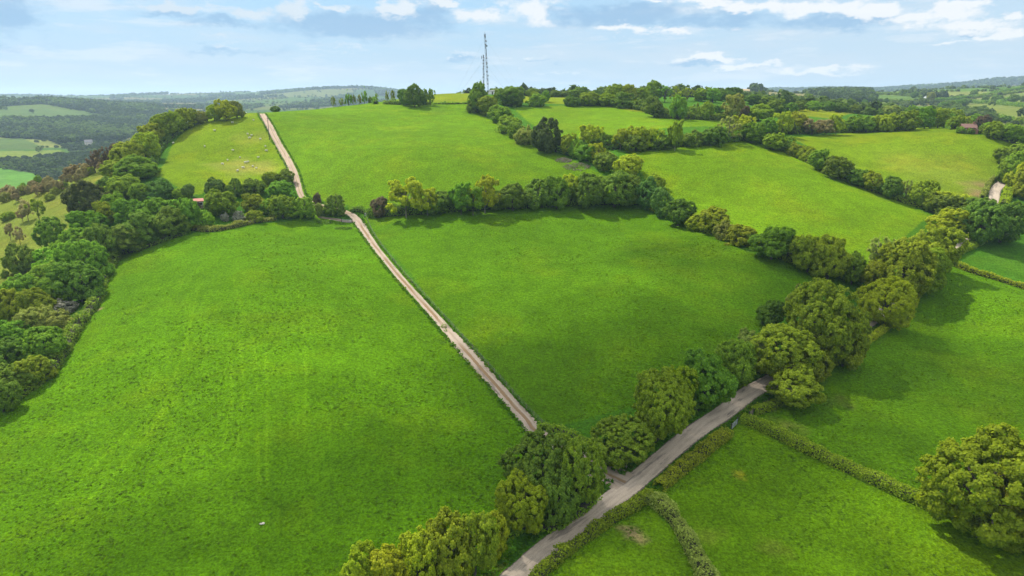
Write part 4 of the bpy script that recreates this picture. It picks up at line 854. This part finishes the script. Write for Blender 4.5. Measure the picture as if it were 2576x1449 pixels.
def fence(px, label, spacing=3.0, h=1.15, mat=WOOD, wires=3, name='post_and_wire_fence', rails=False):
    P = smooth_path(hits(px)[:, :2], .5); s = np.concatenate([[0], np.cumsum(np.linalg.norm(np.diff(P, axis=0), axis=1))])
    n = min(max(2, int(s[-1] / spacing) + 1), 99); t = np.linspace(0, s[-1], n); x = np.interp(t, s, P[:, 0]); y = np.interp(t, s, P[:, 1]); z = zfun(x, y)
    root = empty(name, (x[0], y[0], z[0])); o = Vector((x[0], y[0], z[0]))
    pm = MB().tube([(0, 0, -.4), (0, 0, h), (0, 0, h + .06)], [.065, .06, .02], 7).mesh('post', mat)
    for i in range(n):
        q = link('post', pm, root); q.location = Vector((x[i], y[i], z[i])) - o; q.rotation_euler = (random.uniform(-.04, .04), random.uniform(-.04, .04), i)
    for k in range(wires):
        zz = h * (.3 + .65 * k / max(wires - 1, 1)); m = MB()
        if rails:
            for i in range(n - 1):
                a, b = Vector((x[i], y[i], z[i] + zz)) - o, Vector((x[i+1], y[i+1], z[i+1] + zz)) - o; m.tube([a, b], .05, 5)
        else: m.tube([Vector((x[i], y[i], z[i] + zz)) - o for i in range(n)], .012, 4)
        m.build('rail' if rails else 'wire', mat if rails else METAL, root)
    return setp(root, label, 'fence', 'fences')
fence([(303,640),(350,626),(400,610),(445,597)], 'post and wire fence in front of the wood on the near field', mat=DPOST)
fence([(1385,1088),(1330,1035),(1225,918),(1136,820),(1080,758),(1015,688),(968,630),(935,580),(922,548)], 'long post and wire fence on the right side of the straight track', spacing=3.2)
fence([(463,474),(520,463),(560,456)], 'post and wire fence across the bottom of the sheep pasture', mat=DPOST)
fence([(650,287),(668,318),(690,360),(712,405),(728,440)], 'post and wire fence on the left side of the hill track', mat=DPOST)
fence([(1540,1164),(1558,1170),(1576,1178)], 'short wooden rail fence under the tree at the lane junction', spacing=2.0, h=1.0, wires=2, name='rail_fence', rails=True)

def pole(pt, pb, label):
    b = Vector(hits([pb])[0]); depth = b.y * cp - (b.z - CAMZ) * sp; H_ = (pb[1] - pt[1]) * depth / F
    root = empty('utility_pole', b); m = MB().tube([(0, 0, -.5), (0, 0, H_ * .5), (0, 0, H_)], [.17, .15, .11], 8).build('shaft', DPOST, root)
    c = MB().box((0, .16, H_ - .5), (1.5, .10, .12)).build('crossarm', DPOST, root)
    for k in (-.6, 0, .6): MB().tube([(k, .16, H_ - .42), (k, .16, H_ - .28), (k, .16, H_ - .22)], [.05, .06, .03], 6).build('insulator', RENDER, c)
    setp(root, label, 'utility pole')
pole((675, 297), (678, 352), 'tall dark timber pole standing beside the hill track')

def sign():
    p = Vector(hits([(1572, 1166)])[0]); r = empty('road_sign', p, .35)
    for x in (-.28, .28): MB().tube([(x, 0, -.3), (x, 0, 1.75)], .035, 6).build('post', METAL, r)
    b = MB().box((0, -.05, 1.45), (.95, .03, .75)).build('board', BLUE, r)
    MB().box((0, -.075, 1.13), (.86, .012, .26)).build('panel', WHITE, b); MB().box((.12, -.03, .75), (.5, .03, .4)).build('plate', WHITE, r)
    setp(r, 'small light blue and white sign under the tree at the lane junction', 'sign')
sign()

def sheep_mesh():
    bm = bmesh_ellipsoid = MB()
    def ell(c, r, n=12, k=8, wob=0):
        vs = []; fs = []
        for i in range(k + 1):
            th = math.pi * i / k
            for j in range(n):
                ph = 2 * math.pi * j / n; w = 1 + wob * math.sin(5 * ph + 3 * th)
                vs.append((c[0] + r[0] * math.sin(th) * math.cos(ph) * w, c[1] + r[1] * math.sin(th) * math.sin(ph) * w, c[2] + r[2] * math.cos(th)))
        for i in range(k):
            for j in range(n): fs.append((i * n + j, (i + 1) * n + j, (i + 1) * n + (j + 1) % n, i * n + (j + 1) % n))
        return vs, fs
    return ell
import bmesh
def sheep_body():
    """one continuous body: skinned skeleton of trunk, neck, head and four jointed legs"""
    V = [(0, 0, .62), (-.32, 0, .66), (-.55, 0, .64), (.30, 0, .64), (.50, 0, .66), (.64, 0, .74), (.76, 0, .80), (.92, 0, .74), (-.64, 0, .55)]
    E = [(0, 1), (1, 2), (0, 3), (3, 4), (4, 5), (5, 6), (6, 7), (2, 8)]
    Rr = [.30, .31, .24, .28, .22, .14, .12, .06, .05]
    for sx, sy, root in ((-.46, -.14, 1), (-.46, .14, 1), (.36, -.13, 3), (.36, .13, 3)):
        b = len(V); back = sx < 0
        V += [(sx, sy, .42), (sx + (.05 if back else .0), sy, .30), (sx - (.05 if back else -.01), sy, .20), (sx, sy, .02)]
        E += [(root, b), (b, b + 1), (b + 1, b + 2), (b + 2, b + 3)]; Rr += [.10, .055, .042, .045]
    me = bpy.data.meshes.new('sheep'); me.from_pydata(V, E, []); o = bpy.data.objects.new('sheep_tmp', me); COL.objects.link(o)
    md = o.modifiers.new('s', 'SKIN'); o.modifiers.new('d', 'SUBSURF').levels = 1
    sv_ = me.skin_vertices[0].data
    for i, r in enumerate(Rr): sv_[i].radius = (r, r)
    sv_[0].use_root = True
    ev = o.evaluated_get(bpy.context.evaluated_depsgraph_get()); out = bpy.data.meshes.new_from_object(ev); bpy.data.objects.remove(o)
    out.materials.clear(); out.materials.append(WOOL); out.materials.append(FACE)
    for p in out.polygons:
        c = p.center; p.use_smooth = True; p.material_index = 1 if (c.x > .70 or (c.z < .36)) else 0
    ears = MB()
    return out
SM = sheep_body()
EAR = MB().add([(.70, .09, .86), (.66, .22, .88), (.72, .20, .84), (.70, .12, .83)], [(0, 1, 2, 3)]).add([(.70, -.09, .86), (.66, -.22, .88), (.72, -.20, .84), (.70, -.12, .83)], [(0, 3, 2, 1)]).mesh('ear', FACE)
spx = [(638,304),(623,339),(633,342),(628,349),(668,370),(670,381),(573,405),(624,409),(618,411),(612,424),(645,425),(636,421),(620,286),(633,281),(436,362),(598,432),(655,352),(560,415),(604,398),(650,398),(586,380),(540,330),(585,310),(515,370)]
sr = random.Random(3)
for i, q in enumerate(spx):
    p = hits([q])[0]; o = link('sheep', SM); o.location = p; o.location.z -= .03; o.rotation_euler = (0, 0, sr.uniform(0, 6.28)); s = sr.uniform(.85, 1.1); o.scale = (s, s, s)
    setp(o, 'small white sheep grazing on the sunny hillside pasture left of the hill track', 'sheep', 'sheep on the hillside pasture'); link('ear', EAR, o)

def brush(px, rx, ry, label, seed):
    rg = random.Random(seed); p = Vector(hits([px])[0]); m = MB()
    for _ in range(110):
        r = math.sqrt(rg.random()); a = rg.uniform(0, 6.28); x, y = r * math.cos(a) * rx, r * math.sin(a) * ry; z = gz(p.x + x, p.y + y) - p.z + rg.uniform(0, 1.1) * (1 - r * r)
        d = Vector((rg.gauss(0, 1), rg.gauss(0, 1), rg.gauss(0, .35))).normalized() * rg.uniform(.6, 1.8)
        m.tube([Vector((x, y, z)) - d, Vector((x, y, z + .1)), Vector((x, y, z)) + d], [.10, .08, .03], 4)
    o = m.build('brushwood_pile', WOOD); o.location = p; setp(o, label, 'brushwood')
brush((1418, 404), 3.6, 3.0, 'upper smaller heap of grey-brown cut branches lying in the hill field', 1)
brush((1452, 420), 6.0, 4.5, 'lower larger heap of grey-brown cut branches lying in the hill field', 2)
def stone():
    p = hits([(658, 1319)])[0]; rg = np.random.default_rng(4); m = MB()
    for k in range(3):
        c = Vector((rg.uniform(-.3, .3), rg.uniform(-.2, .2), .12)); vs = []; n = 9
        for i in range(6):
            th = math.pi * i / 5
            for j in range(n): vs.append(c + Vector((math.sin(th) * math.cos(j * 6.283 / n) * .24, math.sin(th) * math.sin(j * 6.283 / n) * .18, math.cos(th) * .15)) * rg.uniform(.85, 1.1))
        m.add(vs, [(i * n + j, (i + 1) * n + j, (i + 1) * n + (j + 1) % n, i * n + (j + 1) % n) for i in range(5) for j in range(n)])
    o = m.build('stone', RENDER, smooth=True); o.location = p; setp(o, 'small pale stone lying alone in the near field', 'stone')
stone()

# ------------------------------------------------------------------ air
def haze():
    x0, x1, y0, y1, z0, z1 = -12200, 12200, -400, 12200, ZMIN - 1.5, max(ZMAX + 40, 175)
    m = MB().box(((x0 + x1) / 2, (y0 + y1) / 2, (z0 + z1) / 2), (x1 - x0, y1 - y0, z1 - z0))
    mt = bpy.data.materials.new('air'); mt.use_nodes = True; nt = mt.node_tree; nt.nodes.clear()
    v = node(nt, 'ShaderNodeVolumePrincipled'); v.inputs['Density'].default_value = HAZE; v.inputs['Color'].default_value = (.58, .77, 1.0, 1); v.inputs['Anisotropy'].default_value = .25
    o = node(nt, 'ShaderNodeOutputMaterial'); nt.links.new(v.outputs[0], o.inputs['Volume'])
    setp(m.build('haze', mt), kind='stuff')
HAZE = .92e-4
haze()

# ------------------------------------------------------------------ light
SUN_EL, SUN_AZ = R(54), math.atan2(-.74, .67)
sv = Vector((math.sin(SUN_AZ) * math.cos(SUN_EL), math.cos(SUN_AZ) * math.cos(SUN_EL), math.sin(SUN_EL)))
def cloud_bank():
    """fair-weather clouds drifting over the lower fields, high above the air box: they dim the sun there"""
    rg = np.random.default_rng(8); V, Fq = [], []; n, k = 20, 12; base = 0
    th = np.pi * np.arange(k + 1) / k; ph = 2 * np.pi * np.arange(n) / n
    S = np.stack([np.outer(np.sin(th), np.cos(ph)), np.outer(np.sin(th), np.sin(ph)), np.outer(np.cos(th), np.ones(n))], -1).reshape(-1, 3)
    f = np.array([(i * n + j, (i + 1) * n + j, (i + 1) * n + (j + 1) % n, i * n + (j + 1) % n) for i in range(k) for j in range(n)])
    for u, v, rr, cnt in SHADE:
        g = hits([(u, v)])[0]
        for _ in range(cnt):
            a, q = rg.uniform(0, 6.28), math.sqrt(rg.random()) * rr * .8; z = rg.uniform(640, 700); r = rr * rg.uniform(.35, .62)
            c = np.array([g[0] + q * math.cos(a), g[1] + q * math.sin(a), g[2]]) + np.array(sv) * ((z - g[2]) / sv.z)
            s = np.array([r, r * rg.uniform(.7, 1), r * .42]); lump = 1 + .13 * np.sin(S[:, :1] * 4 + _) * np.cos(S[:, 1:2] * 5 + _ * 2) + .07 * np.sin(S[:, :1] * 11 + S[:, 1:2] * 9 + _)
            P = S * lump * s; P[:, 2] = np.where(P[:, 2] < 0, P[:, 2] * .4, P[:, 2]); V.append(P + c); Fq.append(f + base); base += len(S)
    m, nt, N = new_mat('cloud_vapour'); L = nt.links.new
    o = N('ShaderNodeOutputMaterial'); t = N('ShaderNodeBsdfTransparent'); d = N('ShaderNodeBsdfDiffuse'); d.inputs[0].default_value = (.9, .9, .9, 1); tl = N('ShaderNodeBsdfTranslucent'); tl.inputs[0].default_value = (.9, .9, .9, 1)
    mx = N('ShaderNodeMixShader'); mx.inputs[0].default_value = .5; L(d.outputs[0], mx.inputs[1]); L(tl.outputs[0], mx.inputs[2])
    lw = N('ShaderNodeLayerWeight'); lw.inputs['Blend'].default_value = .35; mr = N('ShaderNodeMapRange', interpolation_type='SMOOTHSTEP'); mr.inputs[1].default_value = .05; mr.inputs[2].default_value = .75; mr.inputs[3].default_value = CLOUDA; mr.inputs[4].default_value = 0
    L(lw.outputs['Facing'], mr.inputs[0]); m2 = N('ShaderNodeMixShader'); L(mr.outputs[0], m2.inputs[0]); L(t.outputs[0], m2.inputs[1]); L(mx.outputs[0], m2.inputs[2]); L(m2.outputs[0], o.inputs[0])
    setp(link('clouds', mesh_np('clouds', np.concatenate(V), np.concatenate(Fq), [m], smooth=True)), 'thin fair-weather clouds drifting high over the lower fields', 'clouds', kind='stuff')
CLOUDA = .19
SHADE = [(1000,1330,34,8),(500,1420,30,7),(1250,1120,26,6),(1600,900,40,9),(1800,740,42,6),(1650,1330,34,5),(2050,1330,36,3),(2330,1330,34,4),(1650,1200,30,6),(1800,1080,30,6),(2250,1000,44,4),(2480,860,44,4),(2100,800,36,5),(1500,1220,28,5)]
cloud_bank()
EXPO = .98
sd = bpy.data.lights.new('sun', 'SUN'); sd.energy = 3.5; sd.angle = R(.5); sd.color = (1, .95, .86)
so = bpy.data.objects.new('sun', sd); COL.objects.link(so)
so.rotation_euler = sv.to_track_quat('Z', 'Y').to_euler(); so.location = (0, 0, 900)
def world():
    w = bpy.data.worlds.new('World'); sc.world = w; w.use_nodes = True
    nt = w.node_tree; nt.nodes.clear(); L = nt.links.new; N = lambda t, **k: node(nt, t, **k)
    def M(op, a, b=None, c=None, clamp=False):
        n = N('ShaderNodeMath', operation=op, use_clamp=clamp)
        for i, q in enumerate((a, b, c)):
            if q is None: continue
            if isinstance(q, (int, float)): n.inputs[i].default_value = q
            else: L(q, n.inputs[i])
        return n.outputs[0]
    sky = N('ShaderNodeTexSky', sky_type='NISHITA', sun_disc=False, sun_elevation=SUN_EL, sun_rotation=SUN_AZ)
    sky.air_density = 1.0; sky.dust_density = .6; sky.ozone_density = 1.5
    tc = N('ShaderNodeTexCoord'); s = N('ShaderNodeSeparateXYZ'); L(tc.outputs['Generated'], s.inputs[0])
    az = M('ARCTAN2', s.outputs[0], s.outputs[1]); el = M('ARCSINE', s.outputs[2])
    def nz(sx, sy, seed, det=7, rough=.6, off=0.0):
        c = N('ShaderNodeCombineXYZ'); ee = M('POWER', M('MAXIMUM', M('ADD', el, .02 + off), .001), .7)
        L(M('MULTIPLY', az, sx), c.inputs[0]); L(M('MULTIPLY', ee, sy), c.inputs[1]); c.inputs[2].default_value = seed
        n = N('ShaderNodeTexNoise'); n.inputs['Scale'].default_value = 1; n.inputs['Detail'].default_value = det; n.inputs['Roughness'].default_value = rough; L(c.outputs[0], n.inputs['Vector'])
        return M('SUBTRACT', n.outputs['Fac'], .5)
    w1, w2 = nz(22, 34, 1.3, 5), nz(22, 34, 8.1, 5)
    azw = M('MULTIPLY_ADD', w1, .11, az); elw = M('MULTIPLY_ADD', w2, .045, el)
    def blobs(BL):
        tot = None
        for (u, v, wu, wv, amp) in BL:
            t, a0 = tan_az(u, v); e0 = math.atan(t)
            g = M('ADD', M('POWER', M('ABSOLUTE', M('MULTIPLY', M('SUBTRACT', azw, a0), F / wu)), 2.0), M('POWER', M('ABSOLUTE', M('MULTIPLY', M('SUBTRACT', elw, e0), F / wv)), 2.0))
            g = M('MULTIPLY', M('EXPONENT', M('MULTIPLY', g, -1)), amp); tot = g if tot is None else M('MAXIMUM', tot, g)
        return tot
    def ss(x, a, b):
        n = N('ShaderNodeMapRange', interpolation_type='SMOOTHSTEP'); n.inputs[1].default_value = a; n.inputs[2].default_value = b; L(x, n.inputs[0]); return n.outputs[0]
    def mixc(f, a, b):
        n = N('ShaderNodeMix', data_type='RGBA')
        if isinstance(f, float): n.inputs[0].default_value = f
        else: L(f, n.inputs[0])
        for i, q in ((6, a), (7, b)):
            if isinstance(q, tuple): n.inputs[i].default_value = (*q, 1)
            else: L(q, n.inputs[i])
        return n.outputs[2]
    K = 1 / SKYS / 2 ** EXPO
    C = lambda r, g, b: (r * K, g * K, b * K)
    base = mixc(.85, sky.outputs[0], C(.36, .62, .87))
    base = mixc(M('MULTIPLY', ss(el, .15, -.01), .85), base, C(.56, .70, .84))       # thicker air low down
    base = mixc(M('MULTIPLY', ss(az, -.1, .6), .40), base, C(.72, .83, .93))
    veil = ss(M('ADD', nz(5, 26, 2.2, 6, .55), M('MULTIPLY', nz(16, 60, 4.4, 5, .6), .5)), -.12, .22)
    base = mixc(M('MULTIPLY', veil, .62), base, C(.66, .77, .88))
    lowc = ss(M('ADD', nz(13, 55, 5.7, 7, .6), M('MULTIPLY', nz(3, 14, 9.9, 2, .5), .6)), .03, .20)   # broken distant cloud
    base = mixc(M('MULTIPLY', lowc, .45), base, C(.86, .91, .96))
    f1 = nz(30, 46, 6.6, 8, .62)
    body = ss(M('ADD', blobs(BODY), M('MULTIPLY', f1, .9)), .10, .75)
    base = mixc(M('MULTIPLY', body, .82), base, C(.31, .52, .77))
    rim = ss(M('ADD', blobs(WHITE_), M('MULTIPLY', f1, 1.7)), .26, .78)
    white = mixc(ss(az, -.45, .15), C(.70, .80, .89), C(.97, .98, .99))
    col = mixc(M('MULTIPLY', rim, .92), base, white)
    # bright broken cloud added overhead, out of view, to lift the fill light
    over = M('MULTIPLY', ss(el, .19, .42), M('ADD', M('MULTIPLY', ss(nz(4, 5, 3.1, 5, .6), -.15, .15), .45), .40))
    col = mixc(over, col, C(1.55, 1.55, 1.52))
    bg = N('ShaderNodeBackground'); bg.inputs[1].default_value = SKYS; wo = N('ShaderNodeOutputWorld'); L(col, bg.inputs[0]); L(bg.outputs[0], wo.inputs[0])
SKYS = .1
WHITE_ = [(430,18,50,13,.8),(620,26,85,16,.75),(735,22,48,24,.9),(825,14,40,8,.7),(1000,24,52,24,.95),(1130,8,70,10,.9),(1220,34,66,18,.95),(1335,28,80,34,.8),(1560,72,90,12,.8),(1640,0,50,7,.8),(1780,6,60,13,1),(1900,14,95,15,1.05),(2080,16,105,18,1.05),
 (2205,28,90,18,1.05),(2330,44,90,17,1.05),(2460,60,70,16,1.0),(2528,82,34,16,.95),(2415,12,50,14,.9),(2560,34,28,12,.9),(1765,146,64,11,.9),(1870,166,110,9,.85),(2060,178,110,9,.8),(1325,142,70,8,.65),(1160,138,46,10,.6),(2390,106,110,6,.6),(1700,78,90,7,.55),(850,122,110,9,.5),(520,100,90,10,.45),(590,118,90,8,.45),(1400,185,120,7,.4)]
BODY = [(900,62,190,34,.95),(40,42,70,32,.8),(1560,38,180,26,.9),(590,54,100,12,.7),(440,38,50,10,.6),(1750,164,60,10,.7),(2130,52,170,18,.8),(1060,40,110,30,.7),(2470,78,40,8,.7),(1170,150,40,10,.6),(560,128,130,8,.5),(1340,158,60,6,.5),(40,120,70,12,.4),(1800,50,160,20,.7)]
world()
sc.view_settings.view_transform = 'Standard'; sc.view_settings.look = 'None'; sc.view_settings.exposure = EXPO; sc.view_settings.gamma = 1
sc.render.engine = 'CYCLES'
cy = sc.cycles; cy.max_bounces = 6; cy.diffuse_bounces = 4; cy.glossy_bounces = 1; cy.transmission_bounces = 3; cy.volume_bounces = 1; cy.transparent_max_bounces = 48
cy.use_denoising = True; cy.caustics_reflective = False; cy.caustics_refractive = False
